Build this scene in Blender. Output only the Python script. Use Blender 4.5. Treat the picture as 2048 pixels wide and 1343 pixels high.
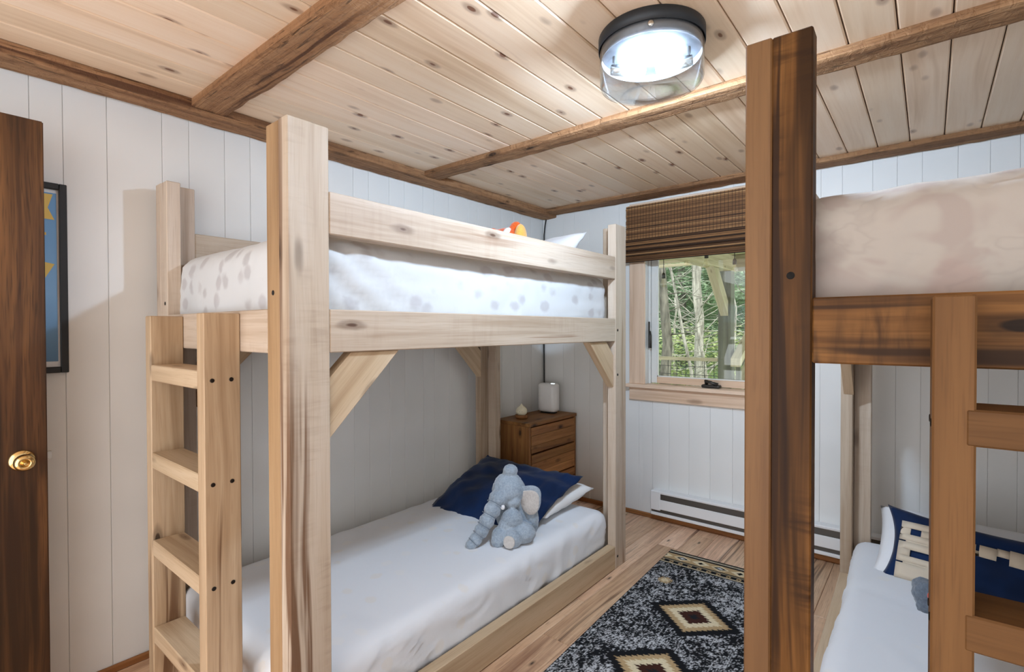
import bpy, bmesh, math, random
import numpy as np
from mathutils import Vector, Matrix, Euler, noise

for _o in list(bpy.data.objects):
    bpy.data.objects.remove(_o)
SC = bpy.context.scene
COL = SC.collection
R = math.radians

# ------------------------------------------------------------------ camera
EYE = 1.344
cam_d = bpy.data.cameras.new('camera')
cam_d.sensor_fit = 'HORIZONTAL'
cam_d.sensor_width = 36.0
cam_d.lens = 1019.85 / 2048 * 36.0
cam_d.clip_start = 0.02
cam = bpy.data.objects.new('camera', cam_d)
COL.objects.link(cam)
yaw, pit, roll = R(39.325), R(-0.705), R(-0.126)
Fv = Vector((-math.sin(yaw) * math.cos(pit), math.cos(yaw) * math.cos(pit), math.sin(pit)))
Rv = Vector((math.cos(yaw), math.sin(yaw), 0))
Uv = Rv.cross(Fv)
R2 = Rv * math.cos(roll) + Uv * math.sin(roll)
U2 = Uv * math.cos(roll) - Rv * math.sin(roll)
cam.matrix_world = Matrix(((R2.x, U2.x, -Fv.x, 0), (R2.y, U2.y, -Fv.y, 0), (R2.z, U2.z, -Fv.z, EYE), (0, 0, 0, 1)))
SC.camera = cam

# ------------------------------------------------------------------ world, sun, exposure
W = bpy.data.worlds.new('sky')
SC.world = W
W.use_nodes = True
W.node_tree.nodes['Background'].inputs[0].default_value = (0.95, 0.97, 1.0, 1)
W.node_tree.nodes['Background'].inputs[1].default_value = 1.95
sun_d = bpy.data.lights.new('sun', 'SUN')
sun_d.energy = 2.2
sun_d.angle = R(3)
sun_d.color = (1.0, 0.96, 0.88)
sun = bpy.data.objects.new('sun', sun_d)
COL.objects.link(sun)
sun.rotation_euler = Vector((-0.75, 0.45, -1.0)).to_track_quat('-Z', 'Y').to_euler()
BULB = 790.0
SC.view_settings.view_transform = 'Standard'
SC.view_settings.look = 'None'
SC.view_settings.exposure = 0.6
SC.view_settings.gamma = 1.0
SC.view_settings.use_curve_mapping = False
SC.cycles.max_bounces = 5
SC.cycles.diffuse_bounces = 4
SC.cycles.glossy_bounces = 3
SC.cycles.transmission_bounces = 4
SC.cycles.transparent_max_bounces = 8
SC.cycles.caustics_reflective = False
SC.cycles.caustics_refractive = False
SC.cycles.adaptive_threshold = 0.05

# ------------------------------------------------------------------ room measures
XL, XR, YB, YN, HC = -2.485, 0.86, 3.44, -1.25, 2.296


# ================================================================== helpers
def srgb(r, g, b):
    def f(c):
        c /= 255.0
        return c / 12.92 if c <= 0.04045 else ((c + 0.055) / 1.055) ** 2.4
    return (f(r), f(g), f(b), 1.0)


def tag(o, label=None, cat=None, group=None, kind=None):
    if label: o['label'] = label
    if cat: o['category'] = cat
    if group: o['group'] = group
    if kind: o['kind'] = kind
    return o


def empty(name, loc=(0, 0, 0), rz=0.0, parent=None):
    o = bpy.data.objects.new(name, None)
    o.empty_display_size = 0.05
    COL.objects.link(o)
    o.location = loc
    o.rotation_euler = (0, 0, rz)
    o.parent = parent
    return o


def link(name, me, mat=None, parent=None, loc=(0, 0, 0), rot=None):
    if mat is not None and not me.materials:
        me.materials.append(mat)
    o = bpy.data.objects.new(name, me)
    COL.objects.link(o)
    o.location = loc
    if rot is not None:
        o.rotation_euler = rot
    o.parent = parent
    return o


def mesh_from(verts, faces, smooth=False, name='mesh'):
    me = bpy.data.meshes.new(name)
    me.from_pydata([tuple(v) for v in verts], [], faces)
    me.update()
    if smooth:
        me.polygons.foreach_set('use_smooth', [True] * len(me.polygons))
    return me


def bm_mesh(bm, smooth=False, name='mesh'):
    bmesh.ops.recalc_face_normals(bm, faces=bm.faces)
    me = bpy.data.meshes.new(name)
    bm.to_mesh(me)
    bm.free()
    if smooth:
        me.polygons.foreach_set('use_smooth', [True] * len(me.polygons))
    return me


def add_box(bm, x0, x1, y0, y1, z0, z1):
    vs = [bm.verts.new(p) for p in ((x0, y0, z0), (x1, y0, z0), (x1, y1, z0), (x0, y1, z0),
                                    (x0, y0, z1), (x1, y0, z1), (x1, y1, z1), (x0, y1, z1))]
    for f in ((0, 3, 2, 1), (4, 5, 6, 7), (0, 1, 5, 4), (1, 2, 6, 5), (2, 3, 7, 6), (3, 0, 4, 7)):
        bm.faces.new([vs[i] for i in f])
    return vs


_cache = {}


def board_mesh(L, Wd, T, bev, mat):
    """a board, length along local X, width along local Y, thickness along local Z"""
    k = (round(L, 4), round(Wd, 4), round(T, 4), bev, mat.name)
    if k not in _cache:
        bm = bmesh.new()
        add_box(bm, -L / 2, L / 2, -Wd / 2, Wd / 2, -T / 2, T / 2)
        if bev:
            bmesh.ops.bevel(bm, geom=bm.edges[:], offset=bev, segments=1, profile=0.5, affect='EDGES')
        me = bm_mesh(bm, name='board')
        me.materials.append(mat)
        _cache[k] = me
    return _cache[k]


def board(name, x0, x1, y0, y1, z0, z1, mat, parent=None, axis=None, bev=0.003, flip=False):
    """box-shaped piece of timber given by its extents in the parent's frame; the grain runs along axis"""
    x0, x1 = min(x0, x1), max(x0, x1)
    y0, y1 = min(y0, y1), max(y0, y1)
    d = (x1 - x0, y1 - y0, z1 - z0)
    if axis is None:
        axis = 'XYZ'[d.index(max(d))]
    if axis == 'X':
        L, Wd, T, rot = d[0], d[1], d[2], (0, 0, 0)
    elif axis == 'Y':
        L, Wd, T, rot = d[1], d[0], d[2], (0, 0, math.pi / 2)
    else:
        L, Wd, T, rot = d[2], d[1], d[0], (0, -math.pi / 2, 0)
    me = board_mesh(L, Wd, T, min(bev, min(d) * 0.3), mat)
    return link(name, me, None, parent, ((x0 + x1) / 2, (y0 + y1) / 2, (z0 + z1) / 2), rot)


def rounded_box(sx, sy, sz, r, n=8, fn=None, nx=None, ny=None, nz=None):
    """box with rounded edges as a dense grid; fn(p, nrm) may move each vertex"""
    nx, ny, nz = nx or n, ny or n, nz or n
    bm = bmesh.new()
    h = Vector((sx / 2, sy / 2, sz / 2))

    def lin(m, half):
        # denser near the ends
        return [half * math.sin(math.pi / 2 * (2 * i / m - 1)) if m < 14 else half * (2 * i / m - 1) for i in range(m + 1)]
    gx, gy, gz = lin(nx, h.x), lin(ny, h.y), lin(nz, h.z)
    for ax, (A, B) in ((2, (gx, gy)), (1, (gx, gz)), (0, (gy, gz))):
        for s in (-1, 1):
            g = []
            for a in A:
                row = []
                for b in B:
                    p = [0, 0, 0]
                    o = [i for i in range(3) if i != ax]
                    p[o[0]], p[o[1]], p[ax] = a, b, s * h[ax]
                    row.append(bm.verts.new(p))
                g.append(row)
            for i in range(len(A) - 1):
                for j in range(len(B) - 1):
                    bm.faces.new((g[i][j], g[i + 1][j], g[i + 1][j + 1], g[i][j + 1]))
    bmesh.ops.remove_doubles(bm, verts=bm.verts, dist=1e-5)
    rr = r if isinstance(r, (tuple, list)) else (r, r, r)
    for v in bm.verts:
        c = Vector([max(-(h[i] - rr[i]), min(h[i] - rr[i], v.co[i])) for i in range(3)])
        d = v.co - c
        q = Vector([d[i] / rr[i] for i in range(3)])
        if q.length > 1e-9:
            q.normalize()
            v.co = c + Vector([q[i] * rr[i] for i in range(3)])
            nrm = q
        else:
            nrm = Vector((0, 0, 1))
        if fn:
            v.co = fn(v.co.copy(), nrm)
    return bm_mesh(bm, True)


def lathe(profile, n=32, cap=True):
    """profile of (r, z) turned round local Z"""
    vs, fs = [], []
    for (r, z) in profile:
        for i in range(n):
            a = 2 * math.pi * i / n
            vs.append((r * math.cos(a), r * math.sin(a), z))
    for k in range(len(profile) - 1):
        for i in range(n):
            j = (i + 1) % n
            fs.append((k * n + i, k * n + j, (k + 1) * n + j, (k + 1) * n + i))
    if cap:
        fs.append(tuple(range(n))[::-1])
        fs.append(tuple((len(profile) - 1) * n + i for i in range(n)))
    return mesh_from(vs, fs, True)


def tube(points, radii, n=10, cap=True):
    """tube along a polyline with a radius for each point"""
    pts = [Vector(p) for p in points]
    if not isinstance(radii, (list, tuple)):
        radii = [radii] * len(pts)
    vs, fs = [], []
    up = Vector((0, 0, 1))
    prev = None
    for i, p in enumerate(pts):
        t = (pts[min(i + 1, len(pts) - 1)] - pts[max(i - 1, 0)]).normalized()
        if prev is None:
            a = t.cross(up if abs(t.z) < 0.9 else Vector((1, 0, 0))).normalized()
        else:
            a = (prev - t * prev.dot(t)).normalized()
        prev = a
        b = t.cross(a)
        for k in range(n):
            th = 2 * math.pi * k / n
            vs.append(p + (a * math.cos(th) + b * math.sin(th)) * radii[i])
    for i in range(len(pts) - 1):
        for k in range(n):
            j = (k + 1) % n
            fs.append((i * n + k, i * n + j, (i + 1) * n + j, (i + 1) * n + k))
    if cap:
        fs.append(tuple(range(n))[::-1])
        fs.append(tuple((len(pts) - 1) * n + k for k in range(n)))
    return vs, fs


def tube_mesh(points, radii, n=10):
    v, f = tube(points, radii, n)
    return mesh_from(v, f, True)


def blob(parts, voxel=0.006, smooth=6, noise_amp=0.0):
    """one continuous soft surface grown round ellipsoids (centre, radii, euler) via a voxel remesh"""
    bm = bmesh.new()
    for it in parts:
        c, r = it[0], it[1]
        e = it[2] if len(it) > 2 else (0, 0, 0)
        r = (r, r, r) if not isinstance(r, (tuple, list)) else r
        M = Matrix.Translation(c) @ Euler(e).to_matrix().to_4x4() @ Matrix.Diagonal((r[0], r[1], r[2], 1))
        bmesh.ops.create_icosphere(bm, subdivisions=3, radius=1.0, matrix=M)
    me = bm_mesh(bm)
    o = bpy.data.objects.new('tmp_blob', me)
    COL.objects.link(o)
    m = o.modifiers.new('r', 'REMESH'); m.mode = 'VOXEL'; m.voxel_size = voxel
    s = o.modifiers.new('s', 'SMOOTH'); s.factor = 0.5; s.iterations = smooth
    dg = bpy.context.evaluated_depsgraph_get()
    me2 = bpy.data.meshes.new_from_object(o.evaluated_get(dg))
    bpy.data.objects.remove(o)
    if noise_amp:
        for v in me2.vertices:
            v.co += v.normal * (noise.noise(v.co * 90) * noise_amp)
    me2.polygons.foreach_set('use_smooth', [True] * len(me2.polygons))
    return me2


# ================================================================== materials
class NT:
    def __init__(self, name):
        self.m = bpy.data.materials.new(name)
        self.m.use_nodes = True
        self.t = self.m.node_tree
        self.t.nodes.clear()
        self.out = self.n('ShaderNodeOutputMaterial')

    def n(self, typ, **kw):
        x = self.t.nodes.new(typ)
        for k, v in kw.items():
            setattr(x, k, v)
        return x

    def put(self, sock, v):
        if isinstance(v, bpy.types.NodeSocket):
            self.t.links.new(v, sock)
        elif v is not None:
            sock.default_value = v

    def math(self, op, a, b=None, c=None, clamp=False):
        x = self.n('ShaderNodeMath', operation=op, use_clamp=clamp)
        for i, v in enumerate((a, b, c)):
            if v is not None:
                self.put(x.inputs[i], v)
        return x.outputs[0]

    def vmath(self, op, a, b=None):
        x = self.n('ShaderNodeVectorMath', operation=op)
        self.put(x.inputs[0], a)
        if b is not None:
            self.put(x.inputs[1], b)
        return x.outputs[0]

    def mix(self, f, a, b, blend='MIX'):
        x = self.n('ShaderNodeMix', data_type='RGBA', blend_type=blend)
        x.clamp_factor = True
        self.put(x.inputs[0], f); self.put(x.inputs[6], a); self.put(x.inputs[7], b)
        return x.outputs[2]

    def ramp(self, f, stops):
        x = self.n('ShaderNodeValToRGB')
        el = x.color_ramp.elements
        while len(el) > 1:
            el.remove(el[-1])
        el[0].position, el[0].color = stops[0]
        for p, c in stops[1:]:
            e = el.new(p); e.color = c
        self.put(x.inputs[0], f)
        return x.outputs[0]

    def step(self, f, lo, hi):
        x = self.n('ShaderNodeMapRange', interpolation_type='SMOOTHSTEP')
        self.put(x.inputs[0], f); x.inputs[1].default_value = lo; x.inputs[2].default_value = hi
        x.inputs[3].default_value = 0; x.inputs[4].default_value = 1
        return x.outputs[0]

    def noise(self, vec, scale=1.0, detail=3.0, rough=0.5, dist=0.0):
        x = self.n('ShaderNodeTexNoise')
        self.put(x.inputs['Vector'], vec)
        x.inputs['Scale'].default_value = scale; x.inputs['Detail'].default_value = detail
        x.inputs['Roughness'].default_value = rough; x.inputs['Distortion'].default_value = dist
        return x.outputs[0]

    def coord(self, kind='Object'):
        return self.n('ShaderNodeTexCoord').outputs[kind]

    def scaled(self, vec, s):
        return self.vmath('MULTIPLY', vec, s)

    def rnd(self):
        return self.n('ShaderNodeObjectInfo').outputs['Random']

    def bsdf(self, color, rough=0.6, metal=0.0, normal=None, spec=0.5, sheen=0.0, **kw):
        b = self.n('ShaderNodeBsdfPrincipled')
        self.put(b.inputs['Base Color'], color); self.put(b.inputs['Roughness'], rough)
        self.put(b.inputs['Metallic'], metal)
        b.inputs['Specular IOR Level'].default_value = spec
        b.inputs['Sheen Weight'].default_value = sheen
        if normal is not None:
            self.put(b.inputs['Normal'], normal)
        for k, v in kw.items():
            self.put(b.inputs[k], v)
        self.t.links.new(b.outputs[0], self.out.inputs[0])
        return b

    def bump(self, h, strength=0.3, dist=0.002):
        x = self.n('ShaderNodeBump')
        x.inputs['Strength'].default_value = strength; x.inputs['Distance'].default_value = dist
        self.put(x.inputs['Height'], h)
        return x.outputs[0]


def plain(name, col, rough=0.5, metal=0.0, spec=0.5):
    k = NT(name)
    k.bsdf(col, rough, metal, spec=spec)
    return k.m


def wood(name, light, mid, dark, knotc, broad=(0.7, 7, 7), streak=0.0, streakc=None, knots=0.1, knot_scale=(3.2, 10, 10),
         rough=0.5, vary=0.25, bump=0.12, fine=0.25, curl=0.0, contrast=(0.3, 0.7), spec=0.35, heart=0.60, hew=0.0):
    """timber with the grain along local X; every board gets its own stretch of grain"""
    k = NT(name)
    rn = k.rnd()
    off = k.n('ShaderNodeCombineXYZ')
    for i, m in enumerate((37.0, 91.0, 53.0)):
        k.put(off.inputs[i], k.math('MULTIPLY', rn, m))
    v = k.vmath('ADD', k.coord(), off.outputs[0])
    # slow wander of the grain
    w = k.noise(k.scaled(v, (1.3, 3, 3)), 1.0, 1.0)
    wv = k.n('ShaderNodeCombineXYZ')
    k.put(wv.inputs[1], k.math('MULTIPLY', w, 0.05)); k.put(wv.inputs[2], k.math('MULTIPLY', w, 0.03))
    v2 = k.vmath('ADD', v, wv.outputs[0])
    b = k.noise(k.scaled(v2, broad), 1.0, 2.0, 0.55, 0.5)
    b2 = k.noise(k.scaled(v2, (1.2, 42, 42)), 1.0, 2.0, 0.6, 0.4)
    g = k.noise(k.scaled(v2, (9, 230, 230)), 1.0, 1.0, 0.6)
    bb = k.math('ADD', k.math('MULTIPLY', b, 0.62), k.math('MULTIPLY', b2, 0.38))
    lo, hi = contrast
    col = k.ramp(bb, [(lo, light), ((lo + hi) / 2, mid), (hi, dark)])
    if streak:
        s = k.noise(k.scaled(v2, (0.6, 20, 20)), 1.0, 3.0, 0.62, 0.4)
        sp = k.noise(k.scaled(v, (1.1, 2.5, 2.5)), 1.0, 0.0)
        sf = k.math('MULTIPLY', k.step(s, heart, heart + 0.10), k.step(sp, 0.45 - (0.6 - heart), 0.62 - (0.6 - heart)))
        col = k.mix(k.math('MULTIPLY', sf, streak), col, streakc)
    if curl:
        c = k.noise(k.scaled(v, (38, 5, 5)), 1.0, 3.0, 0.5, 0.8)
        cm = k.noise(k.scaled(v, (3, 9, 9)), 1.0, 2.0)
        cf = k.math('MULTIPLY', k.step(c, 0.40, 0.72), k.step(cm, 0.42, 0.62))
        col = k.mix(k.math('MULTIPLY', cf, curl), col, streakc or dark)
    # fine grain
    gf = k.math('MULTIPLY', k.step(g, 0.45, 0.8), fine)
    col = k.mix(gf, col, dark)
    if knots:
        vo = k.n('ShaderNodeTexVoronoi', feature='F1')
        vd = k.noise(k.scaled(v, (20, 30, 30)), 1.0, 1.0)
        k.put(vo.inputs['Vector'], k.scaled(v, knot_scale)); vo.inputs['Scale'].default_value = 1.0
        vo.inputs['Randomness'].default_value = 1.0
        d = k.math('ADD', vo.outputs['Distance'], k.math('MULTIPLY', k.math('SUBTRACT', vd, 0.5), 0.06))
        ring = k.math('SUBTRACT', 1.0, k.step(d, knots * 0.95, knots * 1.9))
        core = k.math('SUBTRACT', 1.0, k.step(d, knots * 0.55, knots * 0.85))
        col = k.mix(k.math('MULTIPLY', ring, 0.45), col, knotc)
        col = k.mix(k.math('MULTIPLY', core, 0.85), col, knotc)
    # board to board tone
    tone = k.math('ADD', 1.0 - vary / 2, k.math('MULTIPLY', rn, vary))
    tc = k.n('ShaderNodeCombineXYZ')
    k.put(tc.inputs[0], tone); k.put(tc.inputs[1], tone); k.put(tc.inputs[2], k.math('POWER', tone, 1.3))
    col = k.mix(1.0, col, tc.outputs[0], 'MULTIPLY')
    hh = k.math('ADD', k.math('MULTIPLY', g, 0.6), b2)
    nb = k.bump(hh, bump, 0.002) if bump >= 0.2 else None
    if hew:   # adze scallops, checks and torn grain of rough-sawn timber
        h1 = k.noise(k.scaled(v, (34, 22, 22)), 1.0, 3.0, 0.65, 0.8)
        h2 = k.noise(k.scaled(v2, (4, 60, 60)), 1.0, 3.0, 0.7, 0.6)
        ck = k.step(h2, 0.60, 0.68)
        col = k.mix(k.math('MULTIPLY', ck, 0.55), col, knotc)
        col = k.mix(k.math('MULTIPLY', k.step(h1, 0.50, 0.70), 0.35), col, dark)
        nb = k.bump(k.math('SUBTRACT', k.math('ADD', h1, k.math('MULTIPLY', hh, 0.4)), k.math('MULTIPLY', ck, 0.5)), 0.9, 0.010)
    k.bsdf(col, rough, 0, nb, spec)
    return k.m


M = {}
M['bed'] = wood('pale_maple', srgb(203, 189, 173), srgb(192, 174, 155), srgb(159, 135, 111), srgb(74, 44, 26), streak=0.75,
                streakc=srgb(126, 86, 54), knots=0.10, knot_scale=(2.8, 9, 9), vary=0.16, rough=0.55, fine=0.3, heart=0.57, curl=0.10)
M['bed_streak'] = wood('streaked_maple', srgb(201, 187, 171), srgb(189, 171, 151), srgb(154, 129, 103), srgb(48, 30, 20), streak=0.9,
                       streakc=srgb(104, 70, 44), knots=0.11, knot_scale=(2.6, 9, 9), vary=0.1, rough=0.55, fine=0.2, heart=0.50, curl=0.22)
M['bed_dark'] = wood('figured_heartwood', srgb(148, 104, 58), srgb(108, 72, 37), srgb(58, 37, 18), srgb(20, 13, 9), streak=0.9,
                     streakc=srgb(44, 27, 16), knots=0.13, knot_scale=(3.0, 9, 9), vary=0.06, rough=0.5, curl=0.85, fine=0.3, heart=0.53, spec=0.15, contrast=(0.36, 0.62))
M['bed_warm2'] = wood('warm_streaked_maple', srgb(203, 179, 151), srgb(188, 161, 130), srgb(146, 115, 84), srgb(40, 25, 16), streak=0.9,  # streaked maple with the yellower tone of the shaded ladder painted in
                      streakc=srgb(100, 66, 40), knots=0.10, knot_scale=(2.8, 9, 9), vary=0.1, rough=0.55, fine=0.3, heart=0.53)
M['bed_brown'] = wood('honey_maple', srgb(178, 148, 112), srgb(164, 132, 96), srgb(126, 96, 66), srgb(48, 30, 20), streak=0.6,
                      streakc=srgb(104, 72, 46), knots=0.06, vary=0.1, rough=0.55, fine=0.25)
M['bed_warm'] = wood('warm_maple', srgb(208, 186, 158), srgb(196, 171, 140), srgb(162, 133, 102), srgb(70, 42, 26), streak=0.6,  # maple copy with the floor's warm bounce light tinted into its colour
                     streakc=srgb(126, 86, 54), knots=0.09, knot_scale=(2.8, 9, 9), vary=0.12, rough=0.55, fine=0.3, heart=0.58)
M['bed_tan'] = wood('tan_fir', srgb(134, 98, 62), srgb(120, 86, 54), srgb(96, 66, 40), srgb(60, 38, 24), streak=0.25,  # wood darkened so its colour carries the shade on the right bunk's front
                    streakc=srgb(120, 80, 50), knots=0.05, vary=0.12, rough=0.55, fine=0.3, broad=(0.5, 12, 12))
M['bed_fir'] = wood('brown_fir', srgb(118, 84, 50), srgb(105, 73, 42), srgb(82, 55, 31), srgb(50, 31, 18), streak=0.25,  # darker still: shade on the right ladder's near faces put into the colour
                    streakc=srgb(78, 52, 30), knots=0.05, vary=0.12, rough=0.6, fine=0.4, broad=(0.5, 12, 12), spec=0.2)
M['pine'] = wood('ceiling_pine', srgb(244, 222, 198), srgb(238, 212, 184), srgb(216, 184, 150), srgb(104, 56, 30), streak=0.2,
                 streakc=srgb(176, 128, 92), knots=0.115, knot_scale=(4.6, 10, 10), vary=0.16, rough=0.5, fine=0.12, contrast=(0.34, 0.72))
M['trim_pine'] = wood('window_pine', srgb(238, 214, 192), srgb(228, 200, 174), srgb(202, 168, 138), srgb(86, 50, 32), streak=0.2,
                      streakc=srgb(176, 128, 92), knots=0.13, knot_scale=(3.0, 9, 9), vary=0.1, rough=0.5, fine=0.15)
M['beam'] = wood('rough_oak', srgb(186, 146, 108), srgb(150, 110, 76), srgb(98, 66, 42), srgb(34, 22, 15), streak=0.9,
                 streakc=srgb(74, 44, 26), knots=0.11, knot_scale=(3, 9, 9), vary=0.15, rough=0.85, bump=0.5, fine=0.5, heart=0.54, hew=1.0)
M['door'] = wood('walnut_veneer', srgb(116, 78, 44), srgb(82, 52, 27), srgb(44, 27, 13), srgb(40, 22, 12), streak=0.4,
                 streakc=srgb(54, 30, 18), knots=0.0, vary=0.0, rough=0.36, broad=(0.6, 9, 9), fine=0.7, contrast=(0.38, 0.60), heart=0.52)
M['floor'] = wood('laminate_floor', srgb(240, 208, 176), srgb(216, 178, 146), srgb(146, 108, 86), srgb(44, 28, 20), streak=0.75,
                  streakc=srgb(70, 46, 34), knots=0.07, knot_scale=(4, 12, 12), vary=0.34, rough=0.42, bump=0.2, fine=0.5, curl=0.10, heart=0.54)
M['dresser'] = wood('rustic_acacia', srgb(190, 138, 84), srgb(158, 108, 62), srgb(104, 66, 36), srgb(34, 20, 12), streak=0.6,
                    streakc=srgb(62, 36, 18), knots=0.14, knot_scale=(5, 11, 11), vary=0.55, rough=0.5, fine=0.4)
M['shoe'] = wood('shoe_moulding', srgb(170, 118, 72), srgb(148, 98, 56), srgb(110, 70, 40), srgb(60, 36, 20), knots=0.0, vary=0.05)
M['deck'] = wood('weathered_deck', srgb(204, 196, 172), srgb(184, 176, 150), srgb(146, 138, 116), srgb(80, 66, 48), knots=0.08, vary=0.2, rough=0.8)
M['deckgrey'] = wood('grey_post', srgb(128, 130, 116), srgb(104, 107, 94), srgb(76, 79, 69), srgb(60, 58, 48), knots=0.05, vary=0.05, rough=0.85)


def wall_paint():
    k = NT('white_wall_paint')
    n = k.noise(k.coord(), 3.0, 1.0)
    col = k.ramp(n, [(0.35, srgb(226, 226, 224)), (0.65, srgb(232, 232, 230))])
    k.bsdf(col, 0.55, 0, None, 0.35)
    return k.m


M['wall'] = wall_paint()
M['gap'] = plain('joint_backing', srgb(205, 204, 202), 0.9)
M['ceil_gap'] = plain('ceiling_joint', srgb(90, 60, 38), 0.9)
M['floor_gap'] = plain('floor_joint', srgb(30, 20, 15), 0.9)
M['white'] = plain('white_enamel', srgb(232, 233, 234), 0.35)
M['plastic'] = plain('white_plastic', srgb(235, 234, 232), 0.3)
M['slot'] = plain('heater_slot_dark', srgb(96, 92, 88), 0.45, 0.6)
M['black'] = plain('black_metal', srgb(44, 48, 53), 0.45, 0.3)
M['cable'] = plain('black_cable', srgb(14, 14, 15), 0.5)
M['brass'] = plain('polished_brass', srgb(226, 196, 138), 0.12, 1.0)
M['steel'] = plain('brushed_steel', srgb(180, 180, 178), 0.35, 1.0)
M['chrome'] = plain('screw_nickel', srgb(200, 198, 192), 0.25, 1.0)
M['screw'] = plain('dark_screw', srgb(46, 38, 32), 0.5, 0.7)
M['hole'] = plain('bolt_hole', srgb(14, 11, 9), 0.9)
M['handle'] = plain('bronze_hardware', srgb(62, 58, 54), 0.45, 0.5)
M['vinyl'] = plain('window_vinyl', srgb(222, 222, 218), 0.4)
M['navy'] = None


def thin_glass(name, tint=(1, 1, 1, 1), refl=0.9, ior=1.45):
    k = NT(name)
    tr = k.n('ShaderNodeBsdfTransparent'); tr.inputs[0].default_value = tint
    gl = k.n('ShaderNodeBsdfGlossy'); gl.inputs['Roughness'].default_value = 0.02; gl.inputs[0].default_value = (refl, refl, refl, 1)
    lw = k.n('ShaderNodeLayerWeight')
    lw.inputs[0].default_value = 0.5
    fz = k.math('ADD', 0.045, k.math('MULTIPLY', k.math('POWER', lw.outputs['Facing'], 4.0), 0.8))
    mx = k.n('ShaderNodeMixShader')
    k.t.links.new(fz, mx.inputs[0]); k.t.links.new(tr.outputs[0], mx.inputs[1]); k.t.links.new(gl.outputs[0], mx.inputs[2])
    k.t.links.new(mx.outputs[0], k.out.inputs[0])
    return k.m


M['glass'] = thin_glass('window_glass', (0.96, 0.985, 0.97, 1))
M['shade_glass'] = thin_glass('clear_shade_glass', (0.95, 0.97, 0.985, 1), 0.9, 1.5)


def emit(name, col, s):
    k = NT(name)
    e = k.n('ShaderNodeEmission'); e.inputs[0].default_value = col; e.inputs[1].default_value = s
    k.t.links.new(e.outputs[0], k.out.inputs[0])
    return k.m


M['bulb'] = emit('lit_bulb', (0.76, 0.94, 1.16, 1), BULB)


def fabric(name, base, spot=None, amount=0.6, scale=14.0, thresh=(0.30, 0.36), weave=900.0, rough=0.9, sheen=0.1, stretch=(1, 1, 1), spot2=None, blot=None):
    k = NT(name)
    v = k.coord()
    col = base
    if spot is not None:
        w = k.noise(k.scaled(v, stretch), 22.0, 2.0)
        vo = k.n('ShaderNodeTexVoronoi', feature='F1'); vo.inputs['Scale'].default_value = scale
        k.put(vo.inputs['Vector'], k.scaled(v, stretch)); vo.inputs['Randomness'].default_value = 0.75
        d = k.math('ADD', vo.outputs['Distance'], k.math('MULTIPLY', k.math('SUBTRACT', w, 0.5), 0.35))
        f = k.math('MULTIPLY', k.math('SUBTRACT', 1.0, k.step(d, *thresh)), amount)
        pick = k.n('ShaderNodeSeparateColor'); k.put(pick.inputs[0], vo.outputs['Color'])
        sc = k.mix(k.step(pick.outputs[0], 0.45, 0.55), spot, spot2 or spot)
        col = k.mix(f, base, sc)
        if blot:
            bn = k.noise(k.scaled(v, (1, 1, 1.4)), 5.5, 3.0, 0.55, 0.6)
            bl = k.step(bn, 0.50, 0.60)
            b3 = k.math('SUBTRACT', 1.0, k.math('MULTIPLY', k.math('ABSOLUTE', k.math('SUBTRACT', bn, 0.44)), 26.0), clamp=True)
            col = k.mix(k.math('MULTIPLY', bl, 0.5), col, blot)
            col = k.mix(k.math('MULTIPLY', b3, 0.15), col, spot)
    h = k.noise(v, 26.0, 2.0)
    k.bsdf(col, rough, 0, k.bump(h, 0.12, 0.006), 0.2, sheen)
    return k.m


M['sheet_up'] = fabric('white_sheet_grey_print', srgb(206, 207, 208), srgb(158, 152, 154), 0.5, 12.0, (0.20, 0.42), spot2=srgb(166, 158, 160), stretch=(1, 0.75, 1))
M['sheet_low'] = fabric('white_sheet_cream_print', srgb(226, 228, 232), srgb(228, 222, 214), 0.5, 9.0, (0.16, 0.26), spot2=srgb(232, 230, 228))
M['sheet_blot'] = fabric('cream_sheet_faded_print', srgb(176, 168, 160), srgb(130, 120, 115), 0.65, 6.5, (0.16, 0.40), spot2=srgb(170, 148, 141), stretch=(1, 1, 1), blot=srgb(158, 142, 136))  # base lowered to hold the shade on the mattress's near end
M['sheet_plain'] = fabric('white_sheet', srgb(228, 230, 234), srgb(234, 230, 224), 0.4, 7.0, (0.2, 0.3))
M['pillow'] = fabric('white_pillowcase', srgb(234, 235, 238))
M['pillow_grey'] = fabric('white_pillowcase_print', srgb(230, 229, 228), srgb(192, 188, 184), 0.7, 5.5, (0.20, 0.24))
M['navy'] = fabric('navy_velvet', srgb(6, 36, 76), srgb(4, 24, 54), 0.6, 7.0, (0.2, 0.6), rough=0.75, sheen=0.12)
M['felt'] = fabric('beige_felt', srgb(206, 192, 172), rough=0.95)


def plush(name, c1, c2, scale=120.0):
    k = NT(name)
    n = k.noise(k.coord(), scale, 3.0, 0.7)
    n2 = k.noise(k.coord(), 18.0, 2.0)
    col = k.ramp(k.math('ADD', k.math('MULTIPLY', n, 0.6), k.math('MULTIPLY', n2, 0.4)), [(0.32, c2), (0.62, c1)])
    k.bsdf(col, 0.95, 0, k.bump(n, 0.5, 0.006), 0.1, 0.5)
    return k.m


M['plush_grey'] = plush('blue_grey_plush', srgb(166, 178, 190), srgb(124, 138, 152))
M['plush_ear'] = plush('pale_grey_plush', srgb(204, 200, 196), srgb(178, 172, 168))
M['plush_dark'] = plush('slate_plush', srgb(112, 122, 134), srgb(78, 86, 98))
M['plush_stitch'] = plush('grey_stitch', srgb(110, 124, 140), srgb(92, 106, 122))
M['plush_red'] = plush('orange_red_plush', srgb(226, 70, 36), srgb(196, 48, 24))
M['plush_orange'] = plush('orange_plush', srgb(222, 98, 34), srgb(196, 74, 22))
M['plush_cream'] = plush('amber_plush', srgb(240, 184, 92), srgb(224, 160, 70))

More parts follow.
